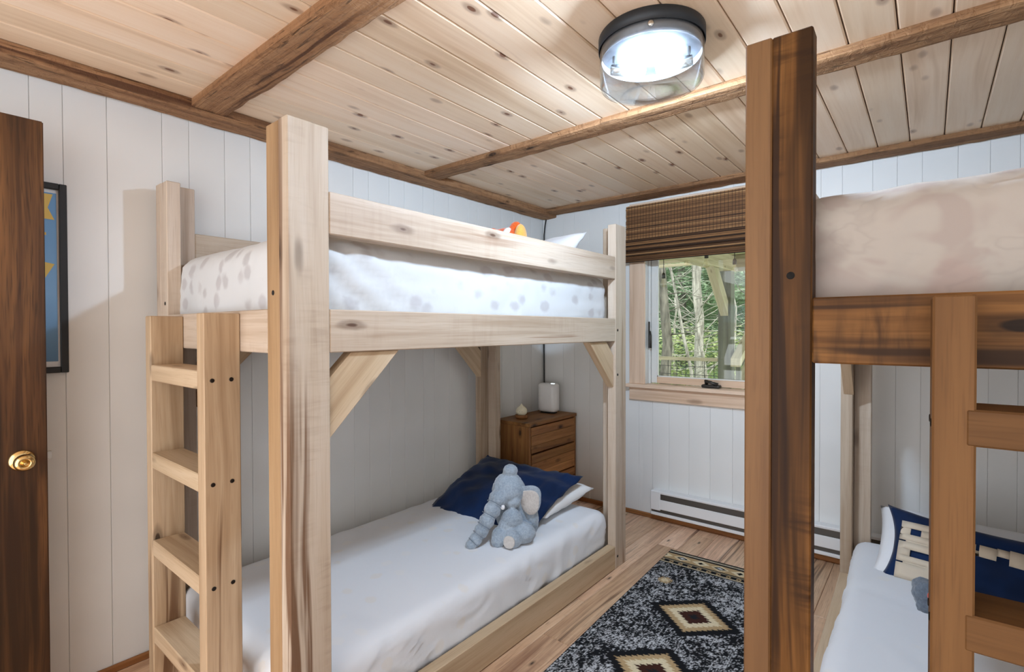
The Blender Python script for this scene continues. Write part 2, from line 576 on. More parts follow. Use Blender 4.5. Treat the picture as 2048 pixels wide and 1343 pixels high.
# ================================================================== the room
random.seed(4)


def boards_between(cuts, gap=0.002):
    return [(a + gap / 2, b - gap / 2) for a, b in zip(cuts[:-1], cuts[1:])]


# ---- floor: laminate planks laid along Y
floor = tag(empty('floor'), 'brown wood-look plank floor of the bunk room', kind='structure')
bm = bmesh.new(); add_box(bm, XL, XR, YN, YB + 0.1, -0.05, -0.004)
link('subfloor', bm_mesh(bm), M['floor_gap'], floor)
pw = 0.128
x = XL + 0.02 - pw
row = 0
while x < XR:
    y = YN - random.random() * 1.1
    while y < YB:
        y2 = y + 1.22
        a, b = max(y, YN), min(y2, YB)
        xa, xb = max(x, XL), min(x + pw, XR)
        if b - a > 0.05 and xb - xa > 0.02:
            board('plank', xa + 0.0007, xb - 0.0007, a + 0.0007, b - 0.0007, -0.014, 0.0, M['floor'], floor, 'Y', 0.0022)
        y = y2
    x += pw

# ---- ceiling: tongue and groove pine along Y
ceiling = tag(empty('ceiling'), 'knotty pine tongue-and-groove ceiling', kind='structure')
bm = bmesh.new(); add_box(bm, XL - 0.1, XR + 0.1, YN, YB + 0.12, HC + 0.014, HC + 0.06)
link('deck_above', bm_mesh(bm), M['ceil_gap'], ceiling)
pitch = 0.1335
k0 = -0.217
seams = [k0 + pitch * k for k in range(-17, 9)]
for a, b in zip(seams[:-1], seams[1:]):
    a, b = max(a, XL), min(b, XR)
    if b - a > 0.02:
        board('plank', a + 0.0019, b - 0.0019, YN, YB + 0.02, HC, HC + 0.018, M['pine'], ceiling, 'Y', 0.0045)

# ---- rough ceiling beams


def rough_beam(name, x0, x1, y0, y1, z0, z1, axis, label, seed):
    L, Wd, T = (x1 - x0, y1 - y0, z1 - z0) if axis == 'X' else (y1 - y0, x1 - x0, z1 - z0)
    nL = int(L / 0.025)
    prof = []
    nw, nt = 8, 3
    for i in range(nt): prof.append((-Wd / 2, T / 2 - T * i / nt))
    for i in range(nw): prof.append((-Wd / 2 + Wd * i / nw, -T / 2))
    for i in range(nt): prof.append((Wd / 2, -T / 2 + T * i / nt))
    prof.append((Wd / 2, T / 2))
    P = len(prof)
    vs, fs = [], []
    for i in range(nL + 1):
        xx = -L / 2 + L * i / nL
        for (a, b) in prof:
            q = Vector((xx * 1.0 + seed * 7, a * 14, b * 14 + seed))
            d1 = noise.noise(Vector((xx * 2.2 + seed * 5, a * 4 + seed, b * 3)))
            d2 = noise.noise(Vector((xx * 14, a * 18 + seed, b * 18)))
            low = b < T / 2 - 1e-4
            dy = (d1 * 0.006 + d2 * 0.003) if low and abs(a) > Wd / 2 - 1e-4 else 0
            dz = (d1 * 0.003 + d2 * 0.0035) if low else 0
            # eased arris
            if low and abs(a) > Wd / 2 - 1e-4 and b < -T / 2 + 1e-4:
                dz += 0.004
            vs.append((xx, a + dy * (1 if a < 0 else -1) * 0.8, b + dz))
    for i in range(nL):
        for j in range(P - 1):
            fs.append((i * P + j, i * P + j + 1, (i + 1) * P + j + 1, (i + 1) * P + j))
        fs.append((i * P + P - 1, i * P, (i + 1) * P, (i + 1) * P + P - 1))
    fs.append(tuple(range(P)))
    fs.append(tuple(nL * P + j for j in range(P))[::-1])
    me = mesh_from(vs, fs)
    bm = bmesh.new(); bm.from_mesh(me); me = bm_mesh(bm)
    o = link(name, me, M['beam'], None, ((x0 + x1) / 2, (y0 + y1) / 2, (z0 + z1) / 2), (0, 0, 0 if axis == 'X' else math.pi / 2))
    return tag(o, label, kind='structure')


rough_beam('trim_1', XL, -2.35, YN, YB, 2.248, HC, 'Y', 'rough-sawn brown beam along the top of the panelled left wall', 1)
rough_beam('trim_2', -2.35, XR, 3.295, YB, 2.268, HC, 'X', 'rough-sawn brown beam along the top of the window wall', 2)
rough_beam('trim_3', -2.35, XR, 2.045, 2.165, 2.266, HC, 'X', 'rough-sawn brown beam crossing the ceiling behind the lamp', 3)
rough_beam('trim_4', -2.35, XR, 0.797, 0.930, 2.264, HC, 'X', 'wide rough-sawn brown beam crossing the ceiling nearest the door', 4)

# ---- left wall: white grooved panelling
wl = tag(empty('wall_left'), 'white painted vertical grooved panelling on the left wall', kind='structure')
bm = bmesh.new(); add_box(bm, XL - 0.10, XL - 0.004, YN, YB + 0.12, 0, HC + 0.02)
link('backing', bm_mesh(bm), M['gap'], wl)
cuts = [0.323, 0.414, 0.545, 0.730, 0.830, 0.974, 1.087]
wds = [0.148, 0.091, 0.131, 0.185, 0.10, 0.144, 0.113]
i = 0
while cuts[-1] < YB - 0.09:
    cuts.append(cuts[-1] + wds[i % 7]); i += 1
cuts[-1] = YB
i = 6
while cuts[0] > YN + 0.2:
    cuts.insert(0, cuts[0] - wds[i % 7]); i -= 1
cuts[0] = YN
for a, b in boards_between(cuts, 0.0012):
    board('panel', XL - 0.012, XL, a, b, 0, HC, M['wall'], wl, 'Z', 0.0015)

# ---- right wall (outside the frame)
wr = tag(empty('wall_right'), 'white painted wall beside the right bunk', kind='structure')
cuts = [YN + 0.41 * i for i in range(11)]
cuts[-1] = YB
bm = bmesh.new(); add_box(bm, XR + 0.004, XR + 0.1, YN, YB + 0.12, 0, HC + 0.02)
link('backing', bm_mesh(bm), M['gap'], wr)
for a, b in boards_between(cuts, 0.0012):
    board('panel', XR, XR + 0.012, a, b, 0, HC, M['wall'], wr, 'Z', 0.002)

# ---- back wall with the window opening
WX0, WX1, WZ0, WZ1 = -1.579, -0.70, 0.952, 2.14
wb = tag(empty('wall_back'), 'white painted grooved wall with the window', kind='structure')
bm = bmesh.new()
for (a, b, c, d) in ((XL, WX0 - 0.02, 0, HC + 0.02), (WX1 + 0.02, XR, 0, HC + 0.02), (WX0 - 0.02, WX1 + 0.02, 0, WZ0 - 0.02), (WX0 - 0.02, WX1 + 0.02, WZ1 + 0.02, HC + 0.02)):
    add_box(bm, a, b, YB + 0.004, YB + 0.12, c, d)
link('backing', bm_mesh(bm), M['gap'], wb)
cuts = [-1.263, -1.122, -0.98, -0.86, -0.755, -0.614, -0.494, -0.389, -0.248, -0.14, -0.035, 0.106, 0.226]
wds = [0.105, 0.141, 0.12, 0.16, 0.1]
i = 0
while cuts[-1] < XR - 0.1:
    cuts.append(cuts[-1] + wds[i % 5]); i += 1
cuts[-1] = XR
for d in (0.14, 0.12, 0.105, 0.16, 0.13, 0.12, 0.14, 0.105):
    cuts.insert(0, cuts[0] - d)
cuts = [XL] + [c for c in cuts if c > XL + 0.05]
cs = sorted(set(cuts))
for a, b in boards_between(cs, 0.0008):
    if b <= WX0 - 0.02 or a >= WX1 + 0.02:
        board('panel', a, b, YB, YB + 0.012, 0, HC, M['wall'], wb, 'Z', 0.0012)
    else:
        for (p, q) in ((a, min(b, WX0 - 0.02)), (max(a, WX1 + 0.02), b)):
            if q - p > 0.01:
                board('panel', p, q, YB, YB + 0.012, 0, HC, M['wall'], wb, 'Z', 0.0012)
        p, q = max(a, WX0 - 0.02), min(b, WX1 + 0.02)
        board('panel', p, q, YB, YB + 0.012, 0, WZ0 - 0.02, M['wall'], wb, 'Z', 0.0012)
        board('panel', p, q, YB, YB + 0.012, WZ1 + 0.02, HC, M['wall'], wb, 'Z', 0.0012)

# ---- shoe mouldings
o = board('baseboard_back', XL, XR, YB - 0.018, YB, 0, 0.032, M['shoe'], None, 'X', 0.006)
tag(o, 'thin brown wooden shoe moulding at the foot of the window wall', kind='structure')
o = board('baseboard_left', XL, XL + 0.018, YN, YB - 0.02, 0, 0.028, M['shoe'], None, 'Y', 0.006)
tag(o, 'thin brown wooden shoe moulding at the foot of the left wall', kind='structure')

# ---- window
win = tag(empty('window_1', (0, 0, 0)), 'casement window in a pale pine casing above the heater', kind='structure')
board('casing', -1.696, WX0, YB - 0.02, YB, WZ0, 2.16, M['trim_pine'], win, 'Z')
board('casing', WX1, -0.585, YB - 0.02, YB, WZ0, 2.16, M['trim_pine'], win, 'Z')
board('casing', -1.696, -0.585, YB - 0.021, YB, 2.16, 2.25, M['trim_pine'], win, 'X')
board('sill', -1.712, -0.57, YB - 0.048, YB + 0.09, 0.927, WZ0, M['trim_pine'], win, 'X')
board('apron', -1.696, -0.585, YB - 0.02, YB, 0.836, 0.926, M['trim_pine'], win, 'X')
board('jamb', WX0 - 0.018, WX0, YB - 0.001, YB + 0.12, WZ0, WZ1, M['vinyl'], win, 'Z')
board('jamb', WX1, WX1 + 0.018, YB - 0.001, YB + 0.12, WZ0, WZ1, M['vinyl'], win, 'Z')
board('jamb', WX0, WX1, YB - 0.001, YB + 0.12, WZ1, WZ1 + 0.018, M['vinyl'], win, 'X')
board('stop', WX0, WX0 + 0.016, YB + 0.05, YB + 0.12, WZ0, WZ1, M['vinyl'], win, 'Z')
sash = empty('sash', (0, 0, 0), 0, win)
SY0, SY1 = YB + 0.06, YB + 0.10
board('stile', WX0 + 0.018, WX0 + 0.06, SY0, SY1, WZ0 + 0.006, WZ1 - 0.005, M['vinyl'], sash, 'Z')
board('stile', WX1 - 0.06, WX1 - 0.018, SY0, SY1, WZ0 + 0.006, WZ1 - 0.005, M['trim_pine'], sash, 'Z')
board('bottom_rail', WX0 + 0.06, WX1 - 0.06, SY0, SY1, WZ0 + 0.006, WZ0 + 0.052, M['trim_pine'], sash, 'X')
board('top_rail', WX0 + 0.06, WX1 - 0.06, SY0, SY1, WZ1 - 0.06, WZ1 - 0.005, M['trim_pine'], sash, 'X')
bm = bmesh.new(); add_box(bm, WX0 + 0.058, WX1 - 0.058, SY0 + 0.018, SY0 + 0.022, WZ0 + 0.05, WZ1 - 0.058)
link('pane', bm_mesh(bm), M['glass'], sash)
bm = bmesh.new()
for (a, b, c, d) in ((WX0 + 0.06, WX0 + 0.068, WZ0 + 0.052, WZ1 - 0.06), (WX0 + 0.06, WX1 - 0.06, WZ0 + 0.052, WZ0 + 0.06)):
    add_box(bm, a, b, SY0 + 0.004, SY0 + 0.016, c, d)
link('glazing_bead', bm_mesh(bm), M['vinyl'], sash)
# latch lever and crank
lt = empty('latch', (WX0 + 0.014, YB + 0.03, 1.28), 0, win)
bm = bmesh.new(); add_box(bm, -0.003, 0.004, -0.009, 0.009, -0.07, 0.12)
bmesh.ops.bevel(bm, geom=bm.edges[:], offset=0.002, segments=1, affect='EDGES')
link('plate', bm_mesh(bm), M['handle'], lt)
link('lever', tube_mesh([(0.008, -0.004, 0.05), (0.02, -0.012, 0.02), (0.02, -0.014, -0.07)], [0.006, 0.006, 0.007], 8), M['handle'], lt)
ck = empty('crank', (-1.125, YB + 0.03, WZ0), 0, win)
link('base', rounded_box(0.12, 0.05, 0.022, 0.009, 8), M['handle'], ck, (0, 0, 0.012))
link('arm', tube_mesh([(-0.03, -0.005, 0.028), (-0.03, -0.02, 0.046), (0.0, -0.026, 0.04), (0.05, -0.028, 0.028)], [0.012, 0.012, 0.010, 0.011], 8), M['handle'], ck)

# ---- door, standing open along the left wall
dr = tag(empty('door_1', (-2.264, 0.3285, 0)), 'open flat walnut-brown door with a brass knob', kind='structure')
bm = bmesh.new(); add_box(bm, -1.01, 1.01, -0.41, 0.41, -0.0175, 0.0175)
bmesh.ops.bevel(bm, geom=bm.edges[:], offset=0.003, segments=2, affect='EDGES')
link('slab', bm_mesh(bm), M['door'], dr, (-0.0175, -0.41, 1.022), (0, -math.pi / 2, 0))
kn = empty('knob', (0, -0.062, 0.926), 0, dr)
link('rose', lathe([(0.0, 0.0), (0.033, 0.0), (0.033, 0.003), (0.028, 0.007), (0.014, 0.009), (0.0, 0.0095)], 28, False), M['brass'], kn, (0, 0, 0), (0, math.pi / 2, 0))
link('grip', lathe([(0.011, 0.006), (0.010, 0.022), (0.012, 0.028), (0.022, 0.034), (0.0265, 0.044), (0.025, 0.055), (0.019, 0.061), (0.013, 0.0625), (0.012, 0.060), (0.0, 0.060)], 28, False), M['brass'], kn, (0, 0, 0), (0, math.pi / 2, 0))
link('key_button', rounded_box(0.014, 0.008, 0.006, 0.0025, 4), M['brass'], kn, (0.062, 0, 0))
bm = bmesh.new(); add_box(bm, -0.024, -0.011, 0.0, 0.012, 0.917, 0.941)
link('latch_bolt', bm_mesh(bm), M['steel'], dr)

# ================================================================== bunk beds


def prism(name, poly, x0, x1, mat, parent, ang):
    """board with an outline in the y-z plane; the grain runs at angle ang in that plane"""
    cy = sum(p[0] for p in poly) / len(poly); cz = sum(p[1] for p in poly) / len(poly)
    ca, sa = math.cos(ang), math.sin(ang)
    xm, th = (x0 + x1) / 2, abs(x1 - x0)
    bm = bmesh.new()
    rings = []
    for s in (-0.5, 0.5):
        ring = []
        for (y, z) in poly:
            u = (y - cy) * ca + (z - cz) * sa
            w = -(y - cy) * sa + (z - cz) * ca
            ring.append(bm.verts.new((u, w, s * th)))
        rings.append(ring)
    bm.faces.new(rings[0][::-1]); bm.faces.new(rings[1])
    n = len(poly)
    for i in range(n):
        bm.faces.new((rings[0][i], rings[0][(i + 1) % n], rings[1][(i + 1) % n], rings[1][i]))
    bmesh.ops.bevel(bm, geom=bm.edges[:], offset=0.002, segments=1, affect='EDGES')
    me = bm_mesh(bm); me.materials.append(mat)
    # local X -> (0,ca,sa), local Y -> (0,-sa,ca), local Z -> +x
    o = bpy.data.objects.new(name, me); COL.objects.link(o); o.parent = parent
    o.matrix_local = Matrix(((0, 0, 1, xm), (ca, -sa, 0, cy), (sa, ca, 0, cz), (0, 0, 0, 1)))
    return o


screw_me = lathe([(0.0, 0.0), (0.0065, 0.0), (0.0065, 0.001), (0.0045, 0.0016), (0.0, 0.0010)], 12, False)
screw_me.materials.append(M['screw'])
hole_me = lathe([(0.0, 0.0), (0.0075, 0.0), (0.0070, 0.0006), (0.0, 0.0006)], 14, False)
hole_me.materials.append(M['hole'])


def bunk(s, loc, rz, label, mats):
    """s = -1: the room side is +x (left bed); s = +1: the room side is -x (right bed)"""
    t = tag(empty('bunk_bed', loc, rz), label, 'bunk bed', 'timber bunk beds')
    Pm, Bm, Em, Lm, Rm = mats['post'], mats['inner'], mats['end'], mats['stringer'], mats['rung']
    Wb, Lb, H = 1.075, 2.0, 1.932

    def bd(name, a, b, y0, y1, z0, z1, m, ax=None, par=None):
        return board(name, s * a, s * b, y0, y1, z0, z1, m, par or t, ax)
    for (xa, xb, xi) in ((0, 0.05, 0.122), (Wb - 0.05, Wb, Wb - 0.122)):
        for (ya, yb, yi0, yi1, near) in ((0, 0.125, 0, 0.05, 1), (Lb - 0.125, Lb, Lb - 0.05, Lb, 0)):
            p = bd('post', xa, xb, ya, yb, 0, H, mats.get('near', Pm) if (near and xa == 0) else Pm, 'Z')
            ia, ib = (xb, xi) if xi > xb else (xi, xa)
            bd('inner_post', ia, ib, yi0, yi1, 0, H - 0.002, Bm if (near and xa == 0) else Pm, 'Z')
        for nm, z0, z1 in (('guard_rail', 1.624, 1.748), ('side_rail', 1.278, 1.405), ('bottom_rail', 0.004, 0.129)):
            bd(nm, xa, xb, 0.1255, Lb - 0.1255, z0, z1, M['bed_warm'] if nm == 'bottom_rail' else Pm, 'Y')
        # braces
        xo0, xo1 = (s * (xa + 0.012), s * (xa + 0.055)) if xa == 0 else (s * (xb - 0.055), s * (xb - 0.012))
        pn = [(0.126, 1.02), (0.385, 1.277), (0.205, 1.277), (0.126, 1.198)]
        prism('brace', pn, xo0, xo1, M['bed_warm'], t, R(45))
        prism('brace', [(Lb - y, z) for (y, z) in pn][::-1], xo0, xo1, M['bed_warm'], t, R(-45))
    for (y0, y1, m) in ((0.0, 0.05, Em), (Lb - 0.05, Lb, Pm)):
        bd('end_rail', 0.1225, Wb - 0.1225, y0, y1, 1.278, 1.405, m, 'X')
        bd('end_rail', 0.1225, Wb - 0.1225, y0, y1, 0.004, 0.129, Pm, 'X')
    for zz in (1.300, 0.055):
        for i in range(9):
            y = 0.12 + i * 0.205
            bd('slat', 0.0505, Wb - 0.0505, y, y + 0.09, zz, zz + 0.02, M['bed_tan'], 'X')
    # ladder on the foot end
    lad = empty('ladder', (0, 0, 0), 0, t)
    for (a, b) in ((0.300, 0.352), (0.781, 0.834)):
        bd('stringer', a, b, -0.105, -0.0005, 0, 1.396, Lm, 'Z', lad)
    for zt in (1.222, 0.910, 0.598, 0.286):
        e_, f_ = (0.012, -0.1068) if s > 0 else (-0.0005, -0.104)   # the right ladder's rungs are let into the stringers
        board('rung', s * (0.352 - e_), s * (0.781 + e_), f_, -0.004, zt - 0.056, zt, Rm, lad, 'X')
        for y in (-0.082, -0.028):
            link('screw', screw_me, None, lad, (s * 0.2998, y, zt - 0.028), (0, -s * math.pi / 2, 0))
            link('screw', screw_me, None, lad, (s * 0.8342, y, zt - 0.028), (0, s * math.pi / 2, 0))
    # counterbored bolt holes at the rail joints
    for (xx, yy, zz, ax) in ((Wb - 0.098, 0.0, 1.45, 'n'), (0.085, 0.0, 1.45, 'n')):
        link('bolt_hole', hole_me, None, t, (s * xx, yy - 0.0003, zz), (math.pi / 2, 0, 0))
    for zz in (1.34, 1.09, 0.066):
        for yy in (0.95 * Lb,):
            link('bolt_hole', hole_me, None, t, (s * (-0.0003), yy, zz), (0, -s * math.pi / 2, 0))
    return t


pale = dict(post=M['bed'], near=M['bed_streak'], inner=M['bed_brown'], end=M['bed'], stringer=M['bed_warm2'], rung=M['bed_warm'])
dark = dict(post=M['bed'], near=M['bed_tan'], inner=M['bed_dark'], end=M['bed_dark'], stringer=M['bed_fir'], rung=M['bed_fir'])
bunk(-1, (-1.355, 0.69, 0), 0, 'pale maple bunk bed against the left wall, ladder on its near end', pale)
bunk(1, (-0.299, 1.131, 0), R(1.3), 'bunk bed at the right with a dark figured near post and rail', dark)

# ================================================================== bedding


def cloth_fn(seed, amp=0.004, pull=0.0, top=1.0, crown=0.0, sx=1, sy=1):
    def fn(p, n):
        q = Vector((p.x * 3 + seed, p.y * 2.2, p.z * 3))
        w = noise.noise(q) * amp * 1.6
        # diagonal pulls
        dg = p.x * 0.6 + p.y * 0.8 + 0.5 * noise.noise(q * 0.7)
        w += amp * 0.9 * noise.noise(Vector((dg * 16, p.x * 1.2 + seed, p.z * 9)))
        if abs(n.z) < 0.8:   # gathered folds down the sides
            u = p.x + p.y
            w += pull * noise.noise(Vector((u * 26 + 8 * noise.noise(Vector((u * 3, p.z * 7, seed))), p.z * 5, seed * 3))) * (1 - 0.5 * abs(n.z))
        c = crown * (1 - (2 * p.x / sx) ** 2) * (1 - (2 * p.y / sy) ** 2) if n.z > 0.3 else 0
        return p + n * w + Vector((0, 0, c))
    return fn


def mattress(loc, size, mat, label, seed, rz=0.0, r=0.06, amp=0.004, pull=0.006, crown=0.02, sub=(44, 76, 16), kinks=None):
    sx, sy, sz = size
    base = cloth_fn(seed, amp, pull, crown=crown, sx=sx, sy=sy)

    def fn(p, n):
        q = base(p, n)
        if kinks:
            q = kinks(q, n)
        return q
    me = rounded_box(sx, sy, sz, (r, r, min(r, sz * 0.45)), 8, fn, *sub)
    o = link('mattress', me, mat, None, (loc[0], loc[1], loc[2] + sz / 2), (0, 0, rz))
    return tag(o, label, 'mattress', 'sheeted mattresses')


def fold_seam(q, n):
    # one long horizontal tuck along the room side, with pulls near the foot
    if n.x > 0.6:
        f = math.exp(-((q.z + 0.01 + 0.012 * q.y) / 0.006) ** 2) * 0.006
        k = max(0, min(1, (-0.45 - q.y) / 0.3))
        f += k * 0.016 * abs(math.sin((q.y * 5 + q.z * 7) * 4.0))
        q = q + Vector((f, 0, 0))
    return q


mattress((-1.8925, 1.665, 0.076), (0.955, 1.86, 0.235), M['sheet_low'], 'white sheeted mattress on the lower bunk by the left wall', 3, kinks=None, pull=0.010)
mattress((-1.8925, 1.672, 1.322), (0.958, 1.88, 0.318), M['sheet_up'], 'puffy white mattress with grey printed spots on the left upper bunk', 7, r=0.085, crown=0.03, kinks=fold_seam, pull=0.006)


def creases(q, n):
    # sharp diagonal pull lines across the foot of the sheet
    if n.y < -0.3:
        for (c0, sl, a, w_) in ((0.05, 0.42, 0.006, 0.007), (-0.06, 0.36, 0.005, 0.006), (-0.10, 0.55, 0.004, 0.006), (0.10, 0.30, 0.004, 0.005)):
            d = q.z - (c0 + sl * (q.x + 0.35) + 0.01 * noise.noise(Vector((q.x * 6, c0 * 9, 0))))
            q = q + Vector((0, -a * math.exp(-(d / w_) ** 2), 0))
    return q


bx = Matrix.Rotation(R(1.3), 3, 'Z')


def rb(x, y, z=0):
    """point in the right bed's frame"""
    v = bx @ Vector((x, y, z))
    return (-0.299 + v.x, 1.131 + v.y, v.z)


mattress(rb(0.5375, 0.985, 0.076), (0.955, 1.86, 0.235), M['sheet_plain'], 'plain white mattress on the lower bunk at the right', 11, R(1.3), pull=0.008)
mattress(rb(0.5375, 0.985, 1.322), (0.955, 1.87, 0.300), M['sheet_blot'], 'cream mattress with faded print on the right upper bunk', 17, R(1.3), r=0.075, crown=0.035, amp=0.008, pull=0.010, kinks=creases)


def pillow_mesh(w, h, t, seed, amp=0.006, nu=34, nv=26, pinch=0.10, fn=None, rim=0.0):
    """cushion: two quilted faces meeting at a seam, corners drawn out"""
    vs, fs, ids = [], [], {}
    for side in (1, -1):
        for i in range(nu + 1):
            for j in range(nv + 1):
                u, v = 2 * i / nu - 1, 2 * j / nv - 1
                edge = i in (0, nu) or j in (0, nv)
                if edge and side == -1:
                    ids[(side, i, j)] = ids[(1, i, j)]
                    continue
                pu = 1 - pinch * (1 - abs(v) ** 2.2) * abs(u) ** 3 * 0.6 if True else 1
                pv = 1 - pinch * (1 - abs(u) ** 2.2) * abs(v) ** 3 * 0.6
                z = side * t / 2 * (max(0, 1 - abs(u) ** 2.6) * max(0, 1 - abs(v) ** 2.6)) ** 0.55
                q = Vector((u * 1.6 + seed, v * 1.6, side))
                z += (noise.noise(q * 2.2) * amp * 1.5 + noise.noise(q * 6) * amp * 0.5) * (0 if edge else 1)
                p = Vector((u * w / 2 * pu, v * h / 2 * pv, z))
                if edge:
                    p.z += noise.noise(q * 3) * amp
                if fn:
                    p = fn(p, u, v, side)
                ids[(side, i, j)] = len(vs)
                vs.append(p)
        for i in range(nu):
            for j in range(nv):
                a = [ids[(side, i, j)], ids[(side, i + 1, j)], ids[(side, i + 1, j + 1)], ids[(side, i, j + 1)]]
                fs.append(a if side == 1 else a[::-1])
    return mesh_from(vs, fs, True)


# white pillow under the navy one, left lower bunk
o = link('pillow', pillow_mesh(0.68, 0.44, 0.15, 2), M['pillow_grey'], None, (-1.865, 2.41, 0.375), (R(8), R(-2), R(-5)))
tag(o, 'white bed pillow under the navy cover on the left lower bunk', 'pillow', 'white bed pillows')


# navy cover draped over that pillow
def drape(p, u, v, side):
    # lower corners flow onto the mattress, the upper edge rides over the pillow
    ease = max(0.0, (-v - 0.15) / 0.85)
    p.z -= 0.075 * ease ** 1.5
    p.y -= 0.02 * ease
    return p


o = link('navy_cover', pillow_mesh(0.72, 0.58, 0.075, 9, 0.016, fn=drape, pinch=0.10), M['navy'], None, (-1.885, 2.225, 0.428), (R(16), R(2), R(2)))
tag(o, 'crumpled navy blue velvet cover behind the plush elephant', 'pillow cover')

# pillow and soft toy on the left upper bunk
o = link('pillow', pillow_mesh(0.66, 0.42, 0.15, 21), M['pillow'], None, (-1.86, 2.43, 1.735), (R(38), R(-8), R(-4)))
tag(o, 'white bed pillow peeking over the left upper guard rail', 'pillow', 'white bed pillows')
toy = tag(empty('stuffed_toy', (-1.78, 2.12, 1.62), R(30)), 'orange and amber stuffed toy behind the left upper guard rail', 'stuffed toy')
link('body', blob([((0, 0, 0.10), (0.13, 0.09, 0.10)), ((0.0, 0, 0.20), (0.10, 0.07, 0.075)), ((-0.07, 0, 0.245), (0.025, 0.02, 0.035)), ((0.055, 0, 0.27), (0.035, 0.025, 0.04), (0, 0.3, 0))], 0.008, 5), M['plush_orange'], toy)
link('side_patch', blob([((0.085, -0.02, 0.215), (0.035, 0.06, 0.075))], 0.008, 3), M['plush_cream'], toy)
link('stripe', blob([((0.01, -0.02, 0.235), (0.022, 0.065, 0.04), (0, 0.5, 0))], 0.006, 3), M['pillow'], toy)

# right lower bunk: white pillow, navy cushion with felt letters, grey plush
o = link('pillow', pillow_mesh(0.70, 0.46, 0.15, 31), M['pillow'], None, rb(0.50, 1.70, 0.372), (R(26), R(2), R(-1)))
tag(o, 'white bed pillow standing behind the navy lettered cushion', 'pillow', 'white bed pillows')
cush = tag(empty('lettered_cushion', rb(0.475, 1.555, 0.402)), 'navy blue cushion with beige felt block lettering on the right lower bunk', 'cushion')
cush.rotation_euler = (R(58), R(3), R(-6))
CW, CH = 0.60, 0.34
link('cover', pillow_mesh(CW, CH, 0.11, 41, 0.005, pinch=0.24), M['navy'], cush)


def cz(u, v):
    return 0.11 / 2 * (max(0, 1 - abs(u) ** 2.6) * max(0, 1 - abs(v) ** 2.6)) ** 0.55


def felt(name, rects, parent, mat, lift=0.004):
    """flat felt pieces following the bulge of the cushion"""
    bm = bmesh.new()
    for (x0, x1, y0, y1) in rects:
        nx = max(1, int((x1 - x0) / 0.02)); ny = max(1, int((y1 - y0) / 0.02))
        for i in range(nx):
            for j in range(ny):
                c = []
                for (a, b) in ((i, j), (i + 1, j), (i + 1, j + 1), (i, j + 1)):
                    xx = x0 + (x1 - x0) * a / nx; yy = y0 + (y1 - y0) * b / ny
                    c.append(bm.verts.new((xx, yy, cz(2 * xx / CW, 2 * yy / CH) + lift)))
                bm.faces.new(c)
    bmesh.ops.remove_doubles(bm, verts=bm.verts, dist=1e-4)
    o = link(name, bm_mesh(bm, True), mat, parent)
    m = o.modifiers.new('t', 'SOLIDIFY'); m.thickness = 0.004; m.offset = 1
    return o


felt('letter', [(-0.236, -0.10, 0.078, 0.105), (-0.236, -0.203, 0.051, 0.078), (-0.167, -0.10, 0.051, 0.078), (-0.236, -0.10, 0.025, 0.051),
                (-0.213, -0.10, 0.019, 0.025), (-0.236, -0.10, -0.011, 0.019), (-0.236, -0.194, -0.038, -0.011), (-0.236, -0.10, -0.063, -0.038),
                (-0.213, -0.10, -0.069, -0.063), (-0.236, -0.10, -0.130, -0.069)], cush, M['felt'])
felt('letter', [(-0.080, -0.045, -0.110, 0.078), (-0.045, 0.001, 0.035, 0.078), (0.001, 0.011, 0.035, 0.056), (0.011, 0.061, 0.035, 0.080),
                (0.061, 0.096, 0.056, 0.085), (0.096, 0.145, 0.030, 0.088), (0.145, 0.19, 0.030, 0.065)], cush, M['felt'])
py = tag(empty('plush_toy', (0.008, 2.40, 0.308)), 'slate grey plush with an orange-red patch half hidden by the right ladder', 'stuffed toy')
link('body', blob([((0, 0, 0.062), (0.055, 0.05, 0.056)), ((0.03, 0.0, 0.045), (0.06, 0.055, 0.045)), ((-0.022, 0.015, 0.082), (0.034, 0.03, 0.034)), ((-0.012, -0.03, 0.03), (0.03, 0.03, 0.03))], 0.006, 4, 0.004), M['plush_dark'], py)
link('patch', blob([((0.012, -0.046, 0.078), (0.022, 0.014, 0.024))], 0.004, 3), M['plush_red'], py)

# ================================================================== plush elephant, left lower bunk
el = tag(empty('plush_elephant', (-1.625, 1.93, 0.310), R(39.3)), 'blue-grey plush elephant sitting against the navy cover', 'stuffed toy')
# local x: picture right, local -y: towards the camera, z up
B = []
B += [((0.045, 0.05, 0.10), (0.095, 0.085, 0.11)), ((0.03, 0.03, 0.17), (0.075, 0.07, 0.08))]
B += [((0.016, 0.0, 0.240), (0.084, 0.072, 0.074)), ((0.014, 0.01, 0.268), (0.070, 0.060, 0.055))]
B += [((0.024, 0.004, 0.333), (0.037, 0.032, 0.034))]
B += [((0.005, -0.035, 0.235), (0.058, 0.045, 0.045))]
B += [((0.035, -0.045, 0.195), (0.040, 0.030, 0.030))]
# trunk sweeping down to the sheet at the left
tk = [(-0.035, -0.062, 0.215, 0.046), (-0.062, -0.088, 0.170, 0.041), (-0.088, -0.108, 0.125, 0.038), (-0.112, -0.122, 0.085, 0.035), (-0.138, -0.135, 0.050, 0.032), (-0.160, -0.145, 0.026, 0.027)]
for (a, b, c, r_) in tk:
    B.append(((a, b, c), (r_, r_, r_)))
